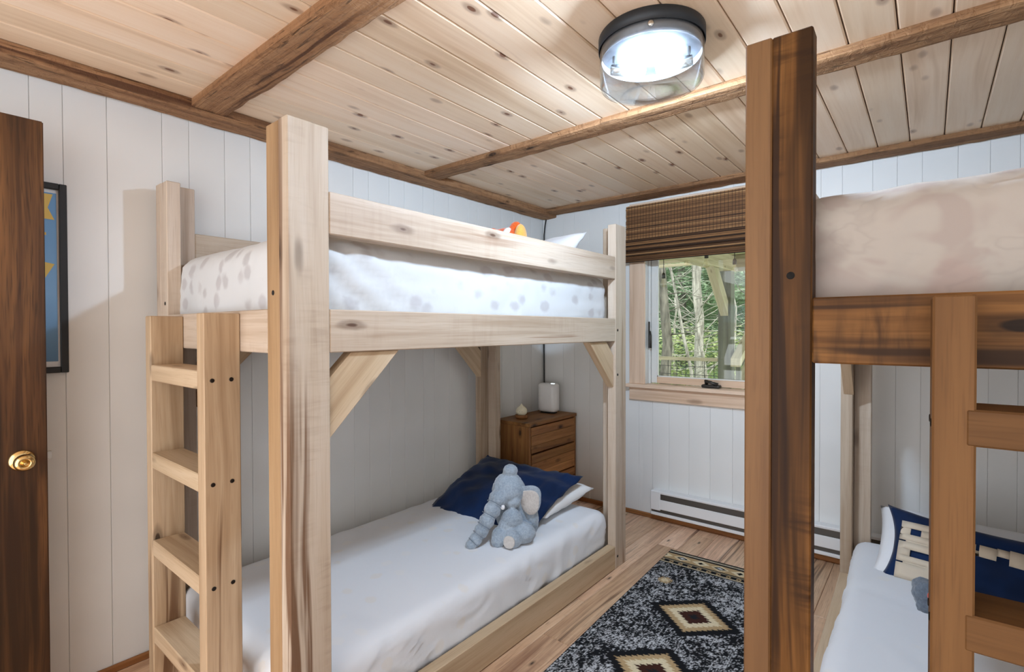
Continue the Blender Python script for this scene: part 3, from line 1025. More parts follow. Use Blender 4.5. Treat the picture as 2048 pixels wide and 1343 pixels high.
# arm, legs, feet
B += [((0.03, -0.065, 0.115), (0.052, 0.042, 0.055), (0, 0.5, 0)), ((0.005, -0.07, 0.09), (0.04, 0.036, 0.035))]
B += [((-0.025, -0.085, 0.045), (0.042, 0.050, 0.042)), ((-0.035, -0.115, 0.032), (0.034, 0.03, 0.032))]
B += [((0.075, -0.06, 0.052), (0.075, 0.06, 0.052), (0, 0, -0.5)), ((0.035, -0.115, 0.042), (0.048, 0.040, 0.042))]
B += [((0.135, 0.0, 0.09), (0.03, 0.03, 0.075))]
link('body', blob(B, 0.005, 3, 0.0025), M['plush_grey'], el)
# ears
for (sx, loc, rot) in ((1, (0.118, -0.020, 0.198), (R(6), R(-10), R(-14))), (-1, (-0.030, 0.075, 0.225), (R(4), R(-6), R(80)))):
    e = empty('ear', loc, 0, el); e.rotation_euler = rot

    def ear_fn(p, n, sx=sx):
        p.x *= 1.0 + 0.25 * p.z / 0.07
        p.y += 0.9 * p.x * p.x * 4 - 0.012
        return p
    link('flap', rounded_box(0.118, 0.018, 0.150, (0.050, 0.008, 0.06), 14, ear_fn), M['plush_grey'], e)

    def ear_in(p, n, sx=sx):
        p.x *= 1.0 + 0.25 * p.z / 0.07
        p.y += 0.9 * p.x * p.x * 4 - 0.019
        return p
    link('inner_ear', rounded_box(0.096, 0.010, 0.124, (0.042, 0.004, 0.05), 14, ear_in), M['plush_ear'], e, (0.002, 0, -0.008))
link('tusk', blob([((-0.012, -0.092, 0.185), (0.011, 0.011, 0.013))], 0.003, 2), M['pillow'], el)
link('sole', rounded_box(0.058, 0.010, 0.056, (0.026, 0.004, 0.025), 10), M['plush_ear'], el, (0.018, -0.150, 0.040), (R(-12), 0, R(-24)))
for (a, b) in zip(tk[:-1], tk[1:]):   # stitched rings round the trunk
    c0 = Vector(a[:3]).lerp(Vector(b[:3]), 0.5)
    d = (Vector(b[:3]) - Vector(a[:3])).normalized()
    ex = d.cross(Vector((0, 0, 1))).normalized(); ey = d.cross(ex)
    rr = (a[3] + b[3]) / 2 * 0.985
    pts = [c0 + (ex * math.cos(th) + ey * math.sin(th)) * rr for th in [2 * math.pi * i / 20 for i in range(21)]]
    link('trunk_stitch', tube_mesh(pts, 0.0014, 5), M['plush_stitch'], el)

# ================================================================== dresser and what stands on it
ds = tag(empty('dresser', (-2.31, 3.117, 0)), 'low rustic brown wooden dresser in the corner behind the left bunk', 'dresser')
DX0, DX1, DY0, DY1, DZ = -0.158, 0.160, -0.302, 0.302, 0.688
board('side', DX0, DX1 - 0.003, DY0, DY0 + 0.022, 0, DZ - 0.024, M['dresser'], ds, 'Z')
board('side', DX0, DX1 - 0.003, DY1 - 0.022, DY1, 0, DZ - 0.024, M['dresser'], ds, 'Z')
board('back', DX0, DX0 + 0.012, DY0 + 0.022, DY1 - 0.022, 0.03, DZ - 0.024, M['dresser'], ds, 'Z')
board('top', DX0, DX1 + 0.004, DY0 - 0.003, DY1 + 0.003, DZ - 0.024, DZ, M['dresser'], ds, 'Y')
board('plinth', DX1 - 0.03, DX1 - 0.012, DY0 + 0.022, DY1 - 0.022, 0, 0.08, M['dresser'], ds, 'Y')
zt = DZ - 0.028
for i in range(3):
    zb = zt - 0.188
    dw = empty('drawer', (0, 0, 0), 0, ds)
    cutsz = {0: [0, 0.055, 0.125, 0.184], 1: [0, 0.06, 0.125, 0.184], 2: [0, 0.07, 0.130, 0.184]}[i]
    for a, b in zip(cutsz[:-1], cutsz[1:]):
        board('front_board', DX1 - 0.020, DX1 - 0.001 + 0.002 * ((i + int(a * 100)) % 2), DY0 + 0.024, DY1 - 0.024, zb + a + 0.0008, zb + b - 0.0008, M['dresser'], dw, 'Y', 0.002)
    zt = zb - 0.006

rt = tag(empty('wifi_router', (-2.325, 3.295, 0.688), R(8)), 'white rounded upright box on the dresser in the corner', 'router')
link('body', rounded_box(0.165, 0.10, 0.225, (0.042, 0.042, 0.014), 14), M['plastic'], rt, (0, 0, 0.1225))
link('foot', rounded_box(0.13, 0.075, 0.014, (0.032, 0.032, 0.004), 10), M['cable'], rt, (0, 0, 0.007))
link('status_light', rounded_box(0.03, 0.02, 0.002, (0.008, 0.008, 0.0008), 6), emit('status_led', (0.75, 0.95, 1, 1), 3.0), rt, (0.045, -0.02, 0.2352))

dl = tag(empty('drop_lamp', (-2.335, 2.96, 0.688)), 'small cream teardrop night light on a dark wooden dish', 'night light')
link('dish', lathe([(0.0, 0.0), (0.040, 0.0), (0.048, 0.010), (0.050, 0.026), (0.044, 0.030), (0.036, 0.024), (0.0, 0.022)], 28, False), M['dresser'], dl)
link('shade', lathe([(0.024, 0.024), (0.038, 0.036), (0.043, 0.052), (0.040, 0.068), (0.028, 0.082), (0.014, 0.092), (0.006, 0.104), (0.0, 0.112)], 28, False), plain('cream_silicone', srgb(240, 232, 204), 0.45), dl)
for a in (-0.35, 0.05):
    link('eye', rounded_box(0.004, 0.003, 0.004, 0.0014, 4), M['cable'], dl, (0.042 * math.sin(0.69 + a), -0.042 * math.cos(0.69 + a), 0.055))

# black cable down the corner
pts = [(-2.44, YB - 0.012, 2.262), (-2.455, YB - 0.010, 2.20), (-2.466, YB - 0.008, 2.12), (-2.468, YB - 0.007, 1.9), (-2.470, YB - 0.007, 1.3), (-2.468, YB - 0.008, 0.95), (-2.462, YB - 0.012, 0.72), (-2.40, YB - 0.03, 0.697), (-2.36, YB - 0.06, 0.697)]
tag(link('power_cable', tube_mesh(pts, 0.0055, 8), M['cable']), 'black cable running down the corner behind the left bunk', 'cable')

# ================================================================== baseboard heater
ht = tag(empty('baseboard_heater', (-1.509, YB, 0.05)), 'long white electric baseboard heater under the window', 'heater')
HL = XR - 0.05 + 1.509
bm = bmesh.new(); add_box(bm, 0, HL, -0.02, 0, 0, 0.165)
link('back_plate', bm_mesh(bm), M['white'], ht)
board('top_cover', 0.0, HL, -0.066, -0.0, 0.150, 0.168, M['white'], ht, 'X', 0.004)
board('front_cover', 0.0, HL, -0.068, -0.060, 0.045, 0.112, M['white'], ht, 'X', 0.003)
board('end_cap', 0.0, 0.07, -0.069, -0.0005, 0.036, 0.166, M['white'], ht, 'Z', 0.003)
board('bottom_lip', 0.0, HL, -0.068, -0.005, 0.0, 0.020, M['white'], ht, 'X', 0.003)
bm = bmesh.new(); add_box(bm, 0.07, HL, -0.060, -0.056, 0.110, 0.150); add_box(bm, 0.003, HL, -0.058, -0.054, 0.020, 0.046)
link('grille', bm_mesh(bm), M['slot'], ht)

# ================================================================== framed poster on the left wall
pf = tag(empty('framed_poster', (XL, 0.12, 1.535)), 'black framed blue poster behind the open door', 'poster')
PW, PH = 0.30, 0.345
for (a, b, c, d, ax) in ((PW - 0.022, PW, -PH, PH, 'Z'), (-PW, -PW + 0.022, -PH, PH, 'Z'), (-PW + 0.022, PW - 0.022, PH - 0.022, PH, 'Y'), (-PW + 0.022, PW - 0.022, -PH, -PH + 0.022, 'Y')):
    board('frame_bar', 0.001, 0.022, a, b, c, d, M['cable'], pf, ax, 0.002)
bm = bmesh.new(); add_box(bm, 0.002, 0.008, -PW + 0.02, PW - 0.02, -PH + 0.02, PH - 0.02)
link('mat_board', bm_mesh(bm), M['white'], pf)


def poster_blue():
    k = NT('blue_print')
    s = k.n('ShaderNodeSeparateXYZ'); k.put(s.inputs[0], k.coord())
    f = k.math('ADD', k.math('MULTIPLY', s.outputs[2], 0.9), 0.5)
    k.bsdf(k.ramp(f, [(0.15, srgb(66, 110, 150)), (0.45, srgb(132, 176, 214)), (0.9, srgb(96, 150, 200))]), 0.5)
    return k.m


bm = bmesh.new(); add_box(bm, 0.008, 0.009, -PW + 0.03, PW - 0.028, -PH + 0.042, PH - 0.035)
link('print', bm_mesh(bm), poster_blue(), pf)
yel = plain('yellow_print', srgb(226, 190, 100), 0.6)


def flat_poly(name, pts, x, mat, parent):
    bm = bmesh.new()
    bm.faces.new([bm.verts.new((x, y, z)) for (y, z) in pts])
    o = link(name, bm_mesh(bm), mat, parent)
    m = o.modifiers.new('t', 'SOLIDIFY'); m.thickness = 0.0006
    return o


flat_poly('ribbon_print', [(0.10, PH - 0.040), (0.262, PH - 0.040), (0.248, PH - 0.090), (0.266, PH - 0.132), (0.10, PH - 0.125)], 0.0096, yel, pf)
flat_poly('ribbon_print', [(0.12, 0.155), (0.243, 0.155), (0.243, 0.165), (0.12, 0.165)], 0.0096, yel, pf)
flat_poly('ribbon_print', [(0.13, -0.01), (0.236, -0.005), (0.265, 0.052), (0.215, 0.062), (0.13, 0.03)], 0.0096, yel, pf)

# ================================================================== ceiling lamp
lx, ly = -0.707, 1.579
lp = tag(empty('ceiling_lamp', (lx, ly, HC)), 'flush ceiling lamp with a black rim and clear glass drum, lit', 'ceiling lamp')
link('canopy', lathe([(0.0, 0.0), (0.166, 0.0), (0.168, -0.003), (0.168, -0.040), (0.1655, -0.040), (0.1655, -0.006), (0.0, -0.006)], 64, False), M['black'], lp)
link('collar', lathe([(0.1575, -0.012), (0.1585, -0.012), (0.1585, -0.072), (0.1575, -0.072)], 64, False), plain('grey_collar', srgb(112, 114, 118), 0.4, 0.5), lp)
link('reflector', lathe([(0.0, -0.050), (0.157, -0.050), (0.157, -0.047), (0.0, -0.047)], 48, False), plain('reflector_satin', srgb(112, 118, 126), 0.35, 0.6), lp)
link('shade', lathe([(0.1635, -0.012), (0.1635, -0.148), (0.160, -0.156), (0.150, -0.160), (0.0, -0.161),
                     (0.0, -0.157), (0.149, -0.156), (0.157, -0.152), (0.1595, -0.147), (0.1595, -0.012)], 64, False), M['shade_glass'], lp)
for a in (R(-66), R(54), R(174)):
    link('thumb_screw', lathe([(0.0, 0.0), (0.009, 0.0), (0.009, 0.004), (0.007, 0.006), (0.0, 0.006)], 16, False), M['chrome'], lp,
         (0.1640 * math.cos(a), 0.1640 * math.sin(a), -0.053), (0, math.pi / 2, a))
for a in (R(25), R(205)):
    sk = empty('socket', (0.118 * math.cos(a), 0.118 * math.sin(a), -0.088), a, lp)
    link('stem', tube_mesh([(0, 0, 0.046), (0, 0, 0.0), (-0.004, 0, -0.004)], 0.005, 8), M['chrome'], sk)
    link('cup', lathe([(0.0, 0.02), (0.016, 0.02), (0.018, 0.0), (0.018, -0.03), (0.0, -0.03)], 20, False), M['chrome'], sk, (-0.01, 0, -0.008), (0, R(80), 0))
    link('bulb', lathe([(0.012, 0.0), (0.014, 0.012), (0.026, 0.032), (0.030, 0.050), (0.027, 0.066), (0.016, 0.078), (0.0, 0.082)], 16, False), M['bulb'], sk, (-0.022, 0, -0.010), (0, R(-98), 0))
ck_ = 0

# ================================================================== woven shade
def reed_mat():
    k = NT('woven_reed')
    a = k.n('ShaderNodeAttribute'); a.attribute_name = 'tone'
    n = k.noise(k.scaled(k.coord(), (16, 300, 300)), 1.0, 3.0, 0.6)
    t = k.math('ADD', k.math('MULTIPLY', a.outputs['Fac'], 0.75), k.math('MULTIPLY', n, 0.35))
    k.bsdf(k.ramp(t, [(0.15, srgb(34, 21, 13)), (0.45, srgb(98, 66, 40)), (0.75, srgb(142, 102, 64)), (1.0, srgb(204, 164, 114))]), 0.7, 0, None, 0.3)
    return k.m


M['reed'] = reed_mat()
sh = tag(empty('woven_shade', (0, YB - 0.036, 0)), 'dark brown woven bamboo roman shade gathered over the window', 'window shade')
rs = random.Random(5)
SX0, SX1 = -1.712, -0.572


def reeds(name, path, x0, x1, mat, th=0.0022):
    """flat slivers laid side by side along a y-z path"""
    vs, fs, tones = [], [], []
    for (y, z, ang, w) in path:
        c, s_ = math.cos(ang), math.sin(ang)
        e0, e1 = x0 + rs.uniform(-0.004, 0.001), x1 + rs.uniform(-0.001, 0.004)
        b = len(vs)
        tn = rs.betavariate(2.0, 2.2)
        if w < 0:   # reed blackened to paint in the shadow gap at a fold
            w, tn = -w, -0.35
        for xx in (e0, e1):
            for (a, t_) in ((-w / 2, -th / 2), (w / 2, -th / 2), (w / 2, th / 2), (-w / 2, th / 2)):
                vs.append((xx, y + a * s_ - t_ * c, z + a * c + t_ * s_)); tones.append(tn)
        fs += [(b, b + 1, b + 2, b + 3), (b + 7, b + 6, b + 5, b + 4), (b, b + 4, b + 5, b + 1), (b + 1, b + 5, b + 6, b + 2), (b + 2, b + 6, b + 7, b + 3), (b + 3, b + 7, b + 4, b)]
    me = mesh_from(vs, fs)
    bmm = bmesh.new(); bmm.from_mesh(me); me = bm_mesh(bmm)
    at = me.attributes.new('tone', 'FLOAT', 'POINT'); at.data.foreach_set('value', tones)
    o = link(name, me, mat, sh)
    o['kind'] = 'stuff'
    return o


path = []
z = 2.232
while z > 1.955:
    w = rs.uniform(0.003, 0.0058)
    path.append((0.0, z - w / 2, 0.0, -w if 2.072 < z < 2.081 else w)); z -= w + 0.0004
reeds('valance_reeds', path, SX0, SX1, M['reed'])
# gathered folds: each pleat loops forward and tucks under the one above
zf = 1.985
for kf, (hh, dep) in enumerate(((0.046, 0.018), (0.040, 0.030), (0.040, 0.026), (0.050, 0.020))):
    path = []
    n_ = int(hh / 0.0046)
    for i in range(n_):
        tt = i / (n_ - 1)
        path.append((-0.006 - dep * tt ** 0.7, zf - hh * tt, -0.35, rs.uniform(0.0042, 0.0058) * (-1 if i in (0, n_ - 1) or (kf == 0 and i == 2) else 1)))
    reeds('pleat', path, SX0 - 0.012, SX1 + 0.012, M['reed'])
    zf -= hh * 0.86
bm = bmesh.new()
xx = SX0 + 0.02
while xx < SX1:
    add_box(bm, xx, xx + 0.0018, -0.0022, 0.001, 1.95, 2.232)
    xx += 0.022 + rs.uniform(-0.002, 0.002)
link('warp_threads', bm_mesh(bm), plain('shade_thread', srgb(46, 32, 24), 0.9), sh)['kind'] = 'stuff'
board('headrail', SX0 + 0.004, SX1 - 0.004, 0.002, 0.035, 2.20, 2.236, M['trim_pine'], sh, 'X')

# ================================================================== rug
def make_rug():
    Wr, Lr, c = 0.70, 2.25, 0.004
    nx, ny = int(Wr / c), int(Lr / c)
    gx = np.linspace(-Wr / 2, Wr / 2, nx + 1); gy = np.linspace(-Lr, 0, ny + 1)
    X, Y = np.meshgrid(gx, gy, indexing='ij')
    rg = np.random.default_rng(3)

    def vnoise(sx, sy):
        a, b = int(Wr / sx) + 3, int(Lr / sy) + 3
        g = rg.random((a, b))
        u = (X + Wr / 2) / sx; v = (Y + Lr) / sy
        i = u.astype(int); j = v.astype(int); fu = u - i; fv = v - j
        return (g[i, j] * (1 - fu) + g[i + 1, j] * fu) * (1 - fv) + (g[i, j + 1] * (1 - fu) + g[i + 1, j + 1] * fu) * fv
    black = np.array(srgb(26, 27, 30)[:3]); white = np.array(srgb(200, 202, 206)[:3]); tan = np.array(srgb(176, 150, 112)[:3])
    cream = np.array(srgb(214, 200, 168)[:3]); brown = np.array(srgb(62, 36, 30)[:3])
    m = 0.16 * vnoise(0.07, 0.07) + 0.22 * vnoise(0.018, 0.02) + 0.40 * vnoise(0.005, 0.010) + 0.34 * rg.random(X.shape)
    lines = (np.floor((X + Wr) / c) % 2) * 0.05
    f = np.clip((m - 0.572 - lines) / 0.10, 0, 1)[..., None]
    colr = black * (1 - f) + white * f * (0.75 + 0.25 * rg.random(X.shape))[..., None]

    def put(mask, cc):
        colr[mask] = cc * (0.88 + 0.2 * rg.random((mask.sum(), 1)))
    ax, sx_ = np.abs(X), 0
    # big stepped medallions
    jag = (np.abs(((Y * 62) % 1) - 0.5) * 0.16)
    for yc in (-0.656, -1.138, -1.62, -2.10):
        dx, dy = np.abs(X), np.abs(Y - yc)
        d = dx / 0.225 + dy / 0.20 + jag
        put(d < 1.0, black); put(d < 0.76, tan); put(d < 0.58, cream); put(d < 0.38, brown); put(d < 0.16, black * 1.6)
    # small rosettes in the corners of the field
    for (xc, yc) in ((-0.235, -0.395), (0.235, -0.395)):
        d = np.hypot(X - xc, (Y - yc)) / 0.042 + 0.35 * rg.random(X.shape)
        put((d < 1.0) & (rg.random(X.shape) > 0.15), tan); put((d < 0.6) & (rg.random(X.shape) > 0.3), cream)
    # end border
    e = -Y
    for (a, b, cc) in ((0, 0.020, black), (0.020, 0.034, cream * 0.55), (0.034, 0.05, black), (0.05, 0.125, tan), (0.125, 0.137, black), (0.137, 0.143, cream), (0.143, 0.175, black), (0.175, 0.182, cream), (0.182, 0.19, black)):
        put((e >= a) & (e < b), cc)
    put((e > 0.026) & (e < 0.031) & (rg.random(X.shape) > 0.35), white * 0.8)
    ph = ((X + Wr / 2 - 0.05) / 0.105)
    fx = (ph % 1 - 0.5) * 0.105; ey = e - 0.0875; odd = np.floor(ph) % 2 == 0
    band = (e >= 0.05) & (e < 0.125)
    d1 = np.abs(fx) / 0.052 + np.abs(ey) / 0.036
    put(band & (d1 < 0.95), cream)
    d2 = np.abs(fx) / 0.036 + np.abs(ey) / 0.02
    put(band & (d2 < 1) & odd, black); put(band & (d2 < 0.5) & odd, white)
    star = np.minimum(np.abs(fx) / 0.006 + np.abs(ey) / 0.02, np.abs(ey) / 0.006 + np.abs(fx) / 0.02)
    star = np.minimum(star, (np.abs(fx) + np.abs(ey)) / 0.017)
    put(band & (star < 1) & ~odd, black)
    ph2 = (X / 0.052) % 1
    put((e > 0.147) & (e < 0.171) & (np.abs(np.hypot((ph2 - 0.5) * 0.052, e - 0.159) - 0.009) < 0.003), tan)
    # bound edge
    put(ax > Wr / 2 - 0.008, black)
    V = np.zeros((nx + 1, ny + 1, 3)); V[..., 0] = X; V[..., 1] = Y
    V[..., 2] = 0.009 + 0.0006 * rg.random(X.shape)
    edge = np.zeros(X.shape, bool); edge[0] = edge[-1] = True; edge[:, 0] = edge[:, -1] = True
    V[edge, 2] = 0.0008
    idx = np.arange((nx + 1) * (ny + 1)).reshape(nx + 1, ny + 1)
    F = np.stack([idx[:-1, :-1], idx[1:, :-1], idx[1:, 1:], idx[:-1, 1:]], -1).reshape(-1, 4)
    me = bpy.data.meshes.new('rug')
    me.vertices.add(V.size // 3); me.vertices.foreach_set('co', V.reshape(-1))
    me.loops.add(F.size); me.loops.foreach_set('vertex_index', F.reshape(-1).astype(np.int32))
    me.polygons.add(len(F)); me.polygons.foreach_set('loop_start', np.arange(0, F.size, 4, dtype=np.int32)); me.polygons.foreach_set('loop_total', np.full(len(F), 4, np.int32))
    me.update(); me.validate()
    at = me.color_attributes.new('weave', 'FLOAT_COLOR', 'POINT')
    rgba = np.ones((nx + 1, ny + 1, 4), np.float32); rgba[..., :3] = np.clip(colr, 0, 1)
    at.data.foreach_set('color', rgba.reshape(-1))
    k = NT('woven_rug')
    a = k.n('ShaderNodeAttribute'); a.attribute_name = 'weave'
    k.bsdf(a.outputs['Color'], 0.95, 0, None, 0.1)
    o = link('rug', me, k.m, None, (-0.862, 3.008, 0.0), (0, 0, R(2.0)))
    return tag(o, 'black and white runner rug with tan diamond medallions between the bunks', 'rug')


make_rug()

# ================================================================== outdoors: porch, rail, trees
rt_ = random.Random(8)
g = bmesh.new()
n_ = 40
gv = {}
for i in range(n_ + 1):
    for j in range(n_ + 1):
        x = -26 + 36 * i / n_; y = 7.2 + 26 * j / n_
        z = -0.9 + max(0, (y - 11)) * 0.16 + max(0, y - 19) * 0.75 + 0.35 * noise.noise(Vector((x * 0.3, y * 0.3, 0)))
        gv[i, j] = g.verts.new((x, y, z))
for i in range(n_):
    for j in range(n_):
        g.faces.new((gv[i, j], gv[i + 1, j], gv[i + 1, j + 1], gv[i, j + 1]))


def ground_mat():
    k = NT('forest_floor')
    n = k.noise(k.coord(), 1.6, 5.0, 0.7)
    k.bsdf(k.ramp(n, [(0.3, srgb(78, 108, 72)), (0.5, srgb(118, 146, 98)), (0.7, srgb(142, 152, 112))]), 0.95)
    return k.m


tag(link('ground', bm_mesh(g, True), ground_mat()), 'green and brown wooded slope outside the window', kind='structure')
dk = tag(empty('porch_deck'), 'porch deck boards outside the window', kind='structure')
for i in range(22):
    y = YB + 0.16 + i * 0.142
    board('deck_board', -6.5, 2.5, y, y + 0.136, -0.16, -0.13, M['deck'], dk, 'X')

pg = tag(empty('pergola', (-1.93, 6.5, 0)), 'timber porch post with brace and roof beam outside the window', 'pergola')
board('post', -0.075, 0.075, -0.075, 0.075, -0.13, 2.05, M['deckgrey'], pg, 'Z')
board('roof_beam', -0.075, 0.075, -2.7, 0.12, 2.05, 2.24, M['deck'], pg, 'Y')
prism('brace', [(-0.62, 2.049), (-0.44, 2.049), (-0.076, 1.685), (-0.076, 1.505)], -0.045, 0.045, M['deck'], pg, R(-45))
board('eave_beam', -0.07, 2.4, 0.125, 0.20, 2.06, 2.26, M['deck'], pg, 'X')
rf = tag(empty('porch_roof', (0, 0, 0)), 'open porch roof purlins outside the window', kind='structure')
for i in range(9):
    y = YB + 0.5 + i * 0.40
    board('purlin', -6, 1.8, y, y + 0.05, 2.245, 2.285, M['deck'], rf, 'X')
bm = bmesh.new(); add_box(bm, -6, 1.8, YB + 0.16, 7.1, 2.30, 2.32)
link('roof_sheet', bm_mesh(bm), plain('roof_sheet_tan', srgb(188, 178, 148), 0.8), rf)

rl = tag(empty('porch_railing', (-4.2, 6.5, 0)), 'porch railing with a wooden cap and black wire mesh', 'railing')
board('cap_rail', -1.5, 2.19, -0.06, 0.06, 0.945, 0.985, M['deck'], rl, 'X')
board('lower_rail', -1.5, 2.19, -0.03, 0.03, -0.02, 0.03, M['deck'], rl, 'X')
for xx in (-1.45, 0.4):
    board('baluster', xx, xx + 0.09, -0.045, 0.045, -0.13, 0.945, M['deckgrey'], rl, 'Z')
bm = bmesh.new()
for i in range(30):
    xx = -1.3 + i * 0.118
    add_box(bm, xx, xx + 0.006, -0.003, 0.003, 0.03, 0.945)
for i in range(8):
    zz = 0.13 + i * 0.105
    add_box(bm, -1.4, 2.19, -0.003, 0.003, zz, zz + 0.006)
link('wire_mesh', bm_mesh(bm), M['cable'], rl)
st = tag(empty('stair_railing', (-1.84, 6.5, 0)), 'sloping timber stair railing beyond the porch post', 'railing')
prism('hand_rail', [(-0.2, 0.90), (2.4, 2.25), (2.4, 2.35), (-0.2, 1.0)], 0.02, 0.13, M['deck'], st, R(27))
prism('hand_rail', [(-0.2, 0.55), (2.4, 1.90), (2.4, 1.97), (-0.2, 0.62)], 0.02, 0.13, M['deck'], st, R(27))
for i in range(6):
    y = -0.1 + i * 0.42
    board('baluster', 0.05, 0.10, y, y + 0.045, 0.55 + 0.52 * (y + 0.2), 0.92 + 0.52 * (y + 0.2), M['deckgrey'], st, 'Z')

bulb_g = thin_glass('string_bulb_glass', (0.97, 0.95, 0.88, 1))
for (bx_, by, bz, lab) in ((-2.33, 5.55, 1.93, 'lowest hanging clear string-light bulb at the left of the window'), (-1.93, 5.2, 2.09, 'clear string-light bulb under the porch beam, left of the pair'),
                           (-1.77, 5.3, 2.08, 'clear string-light bulb under the porch beam, right of the pair'), (-1.58, 5.6, 2.03, 'clear string-light bulb beside the porch post')):
    sb = tag(empty('string_bulb', (bx_, by, bz)), lab, 'string light', 'porch string lights')
    link('socket', lathe([(0.0, 0.05), (0.012, 0.05), (0.02, 0.03), (0.02, -0.01), (0.0, -0.01)], 12, False), M['cable'], sb)
    link('globe', lathe([(0.013, -0.01), (0.018, -0.03), (0.032, -0.06), (0.034, -0.08), (0.025, -0.102), (0.0, -0.112)], 14, False), bulb_g, sb)
    link('cord', tube_mesh([(0, 0, 0.05), (0, 0, 2.25 - bz)], 0.004, 6), M['cable'], sb)


def bark(name, c1, c2):
    k = NT(name)
    n = k.noise(k.scaled(k.coord(), (14, 14, 3)), 1.0, 5.0, 0.65)
    k.bsdf(k.ramp(n, [(0.35, c2), (0.65, c1)]), 0.95, 0, k.bump(n, 0.5, 0.02), 0.1)
    return k.m


M['bark_light'] = bark('pale_bark', srgb(176, 172, 162), srgb(108, 104, 96))
M['bark_dark'] = bark('grey_bark', srgb(120, 116, 106), srgb(66, 64, 58))


def leaf_mat(name, c1, c2):
    k = NT(name)
    a = k.n('ShaderNodeAttribute'); a.attribute_name = 'tone'
    col = k.ramp(a.outputs['Fac'], [(0.0, c2), (1.0, c1)])
    d = k.n('ShaderNodeBsdfDiffuse'); k.put(d.inputs[0], col)
    t = k.n('ShaderNodeBsdfTranslucent'); k.put(t.inputs[0], col)
    m = k.n('ShaderNodeMixShader'); m.inputs[0].default_value = 0.4
    k.t.links.new(d.outputs[0], m.inputs[1]); k.t.links.new(t.outputs[0], m.inputs[2]); k.t.links.new(m.outputs[0], k.out.inputs[0])
    return k.m


M['needle'] = leaf_mat('hemlock_needles', srgb(192, 208, 182), srgb(112, 140, 108))
M['leaf'] = leaf_mat('spring_leaves', srgb(202, 210, 158), srgb(144, 160, 110))


def tree(x, y, h, r, lean, mat, label, seed, crown=None, twigs=10):
    rn = random.Random(seed)
    z0 = -0.9 + max(0, y - 11) * 0.16 - 0.3
    t = tag(empty('tree', (x, y, z0)), label, 'tree', 'trees beyond the porch')
    pts = [(lean * h * (i / 8) + 0.05 * rn.uniform(-1, 1) * (i > 0), 0.04 * rn.uniform(-1, 1), h * i / 8) for i in range(9)]
    link('trunk', tube_mesh(pts, [r * (1 - 0.6 * i / 8) for i in range(9)], 10), mat, t)
    V, Fc = [], []
    tips = []
    for i in range(twigs):
        f = rn.uniform(0.12, 0.95)
        p = Vector(pts[int(f * 8)]).lerp(Vector(pts[min(8, int(f * 8) + 1)]), f * 8 % 1)
        a = rn.uniform(0, 2 * math.pi); L = rn.uniform(0.5, 1.7) * (1.2 - 0.5 * f)
        e = p + Vector((math.cos(a), math.sin(a), rn.uniform(-0.1, 0.8))) * L
        mid = p.lerp(e, 0.5) + Vector((0, 0, rn.uniform(-0.1, 0.1)))
        rb_ = min(r, 0.07)
        v, fc = tube([p, mid, e], [rb_ * 0.25, rb_ * 0.15, rb_ * 0.06], 5)
        Fc += [tuple(q + len(V) for q in f_) for f_ in fc]; V += v
        tips.append((p, mid, e))
    if V:
        link('branches', mesh_from(V, Fc, True), mat, t)
    if crown:
        kind, num, spread, zlo, zhi, size = crown
        n = num
        vs, fs, tn = [], [], []
        for i in range(n):
            # boughs: clusters of small drooping sprays
            if i % 26 == 0:
                zc = rn.uniform(zlo, zhi); a = rn.uniform(0, 2 * math.pi)
                rad = spread * rn.uniform(0.1, 1.0) * (1.0 if kind == 'leaf' else (1.15 - 0.6 * (zc - zlo) / max(0.1, zhi - zlo)))
                cpt = Vector((lean * zc + math.cos(a) * rad, math.sin(a) * rad, zc)); tb = rn.random()
            off = Vector((rn.gauss(0, 1) * 0.30, rn.gauss(0, 1) * 0.30, rn.gauss(0, 1) * (0.07 if kind == 'needle' else 0.16)))
            c = cpt + off
            a2 = rn.uniform(0, 2 * math.pi)
            u = Vector((math.cos(a2), math.sin(a2), rn.uniform(-0.5, 0.2))) * size * rn.uniform(0.6, 1.3)
            w = Vector((-math.sin(a2), math.cos(a2), rn.uniform(-0.6, 0.6))) * size * (0.22 if kind == 'needle' else 0.5)
            b = len(vs)
            vs += [c - u * 0.5, c + w * 0.5, c + u * 0.5, c - w * 0.5]
            fs.append((b, b + 1, b + 2, b + 3)); tn += [max(0, min(1, tb * 0.6 + rn.random() * 0.4))] * 4
        me = mesh_from(vs, fs)
        at = me.attributes.new('tone', 'FLOAT', 'POINT'); at.data.foreach_set('value', tn)
        link('foliage', me, M['needle' if kind == 'needle' else 'leaf'], t)['kind'] = 'stuff'
    return t


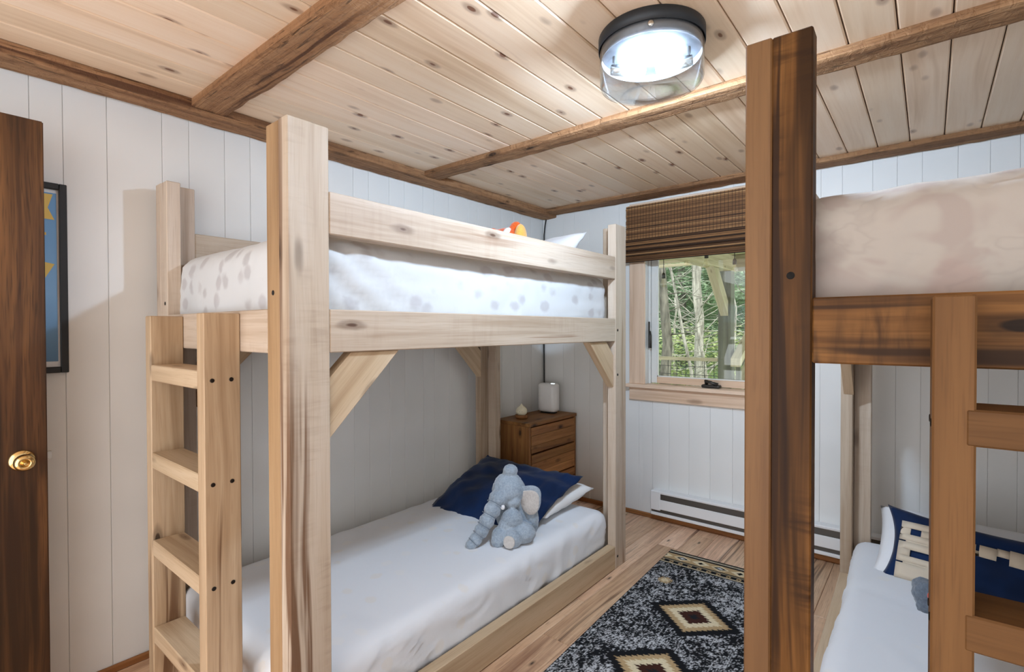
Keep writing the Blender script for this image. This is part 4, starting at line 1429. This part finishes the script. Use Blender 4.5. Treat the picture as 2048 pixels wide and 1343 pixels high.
tree(-4.25, 12.2, 7.0, 0.125, 0.0, M['bark_light'], 'stout pale-barked tree upright in the middle of the window view', 1, None, 40)
tree(-3.72, 11.0, 6.5, 0.042, -0.19, M['bark_light'], 'thin pale sapling leaning left in front of the stout tree', 2, None, 44)
tree(-3.70, 11.6, 6.5, 0.045, -0.13, M['bark_light'], 'thin pale sapling leaning close beside the stout tree', 3, None, 40)
tree(-4.05, 10.0, 6.0, 0.13, -0.05, M['bark_dark'], 'thick grey-barked tree at the left edge of the window view', 4, None, 8)
tree(-3.35, 12.8, 7.0, 0.09, 0.02, M['bark_dark'], 'slender grey-barked tree to the right of the porch post', 6, None, 14)
tree(-6.3, 16.5, 9.0, 0.16, 0.0, M['bark_dark'], 'dense evergreen behind the middle of the window view', 11, ('needle', 15000, 2.6, 0.2, 8.5, 0.24), 10)
tree(-8.8, 17.0, 9.0, 0.16, 0.0, M['bark_dark'], 'dense evergreen at the left of the window view', 12, ('needle', 15000, 2.8, 0.2, 8.5, 0.24), 10)
tree(-3.9, 17.5, 9.0, 0.16, 0.0, M['bark_dark'], 'dense evergreen at the right of the window view', 13, ('needle', 15000, 2.6, 0.2, 8.5, 0.24), 10)
tree(-7.6, 21.5, 11.0, 0.18, 0.0, M['bark_dark'], 'far evergreen on the slope, left of centre', 14, ('needle', 8000, 3.4, 0.2, 10.5, 0.46), 8)
tree(-4.2, 22.0, 11.0, 0.18, 0.0, M['bark_dark'], 'far evergreen on the slope, right of centre', 15, ('needle', 8000, 3.4, 0.2, 10.5, 0.46), 8)
tree(-11.5, 22.0, 11.0, 0.18, 0.0, M['bark_dark'], 'far evergreen on the slope at the left', 16, ('needle', 7000, 3.4, 0.2, 10.5, 0.46), 8)
tree(-5.4, 13.6, 3.0, 0.05, 0.0, M['bark_light'], 'yellow-green understorey shrub below the stout tree', 17, ('leaf', 2600, 1.3, 0.1, 2.0, 0.13), 8)
tree(-3.9, 13.8, 3.0, 0.05, 0.0, M['bark_light'], 'yellow-green understorey shrub behind the porch post', 18, ('leaf', 2600, 1.3, 0.1, 2.0, 0.13), 8)
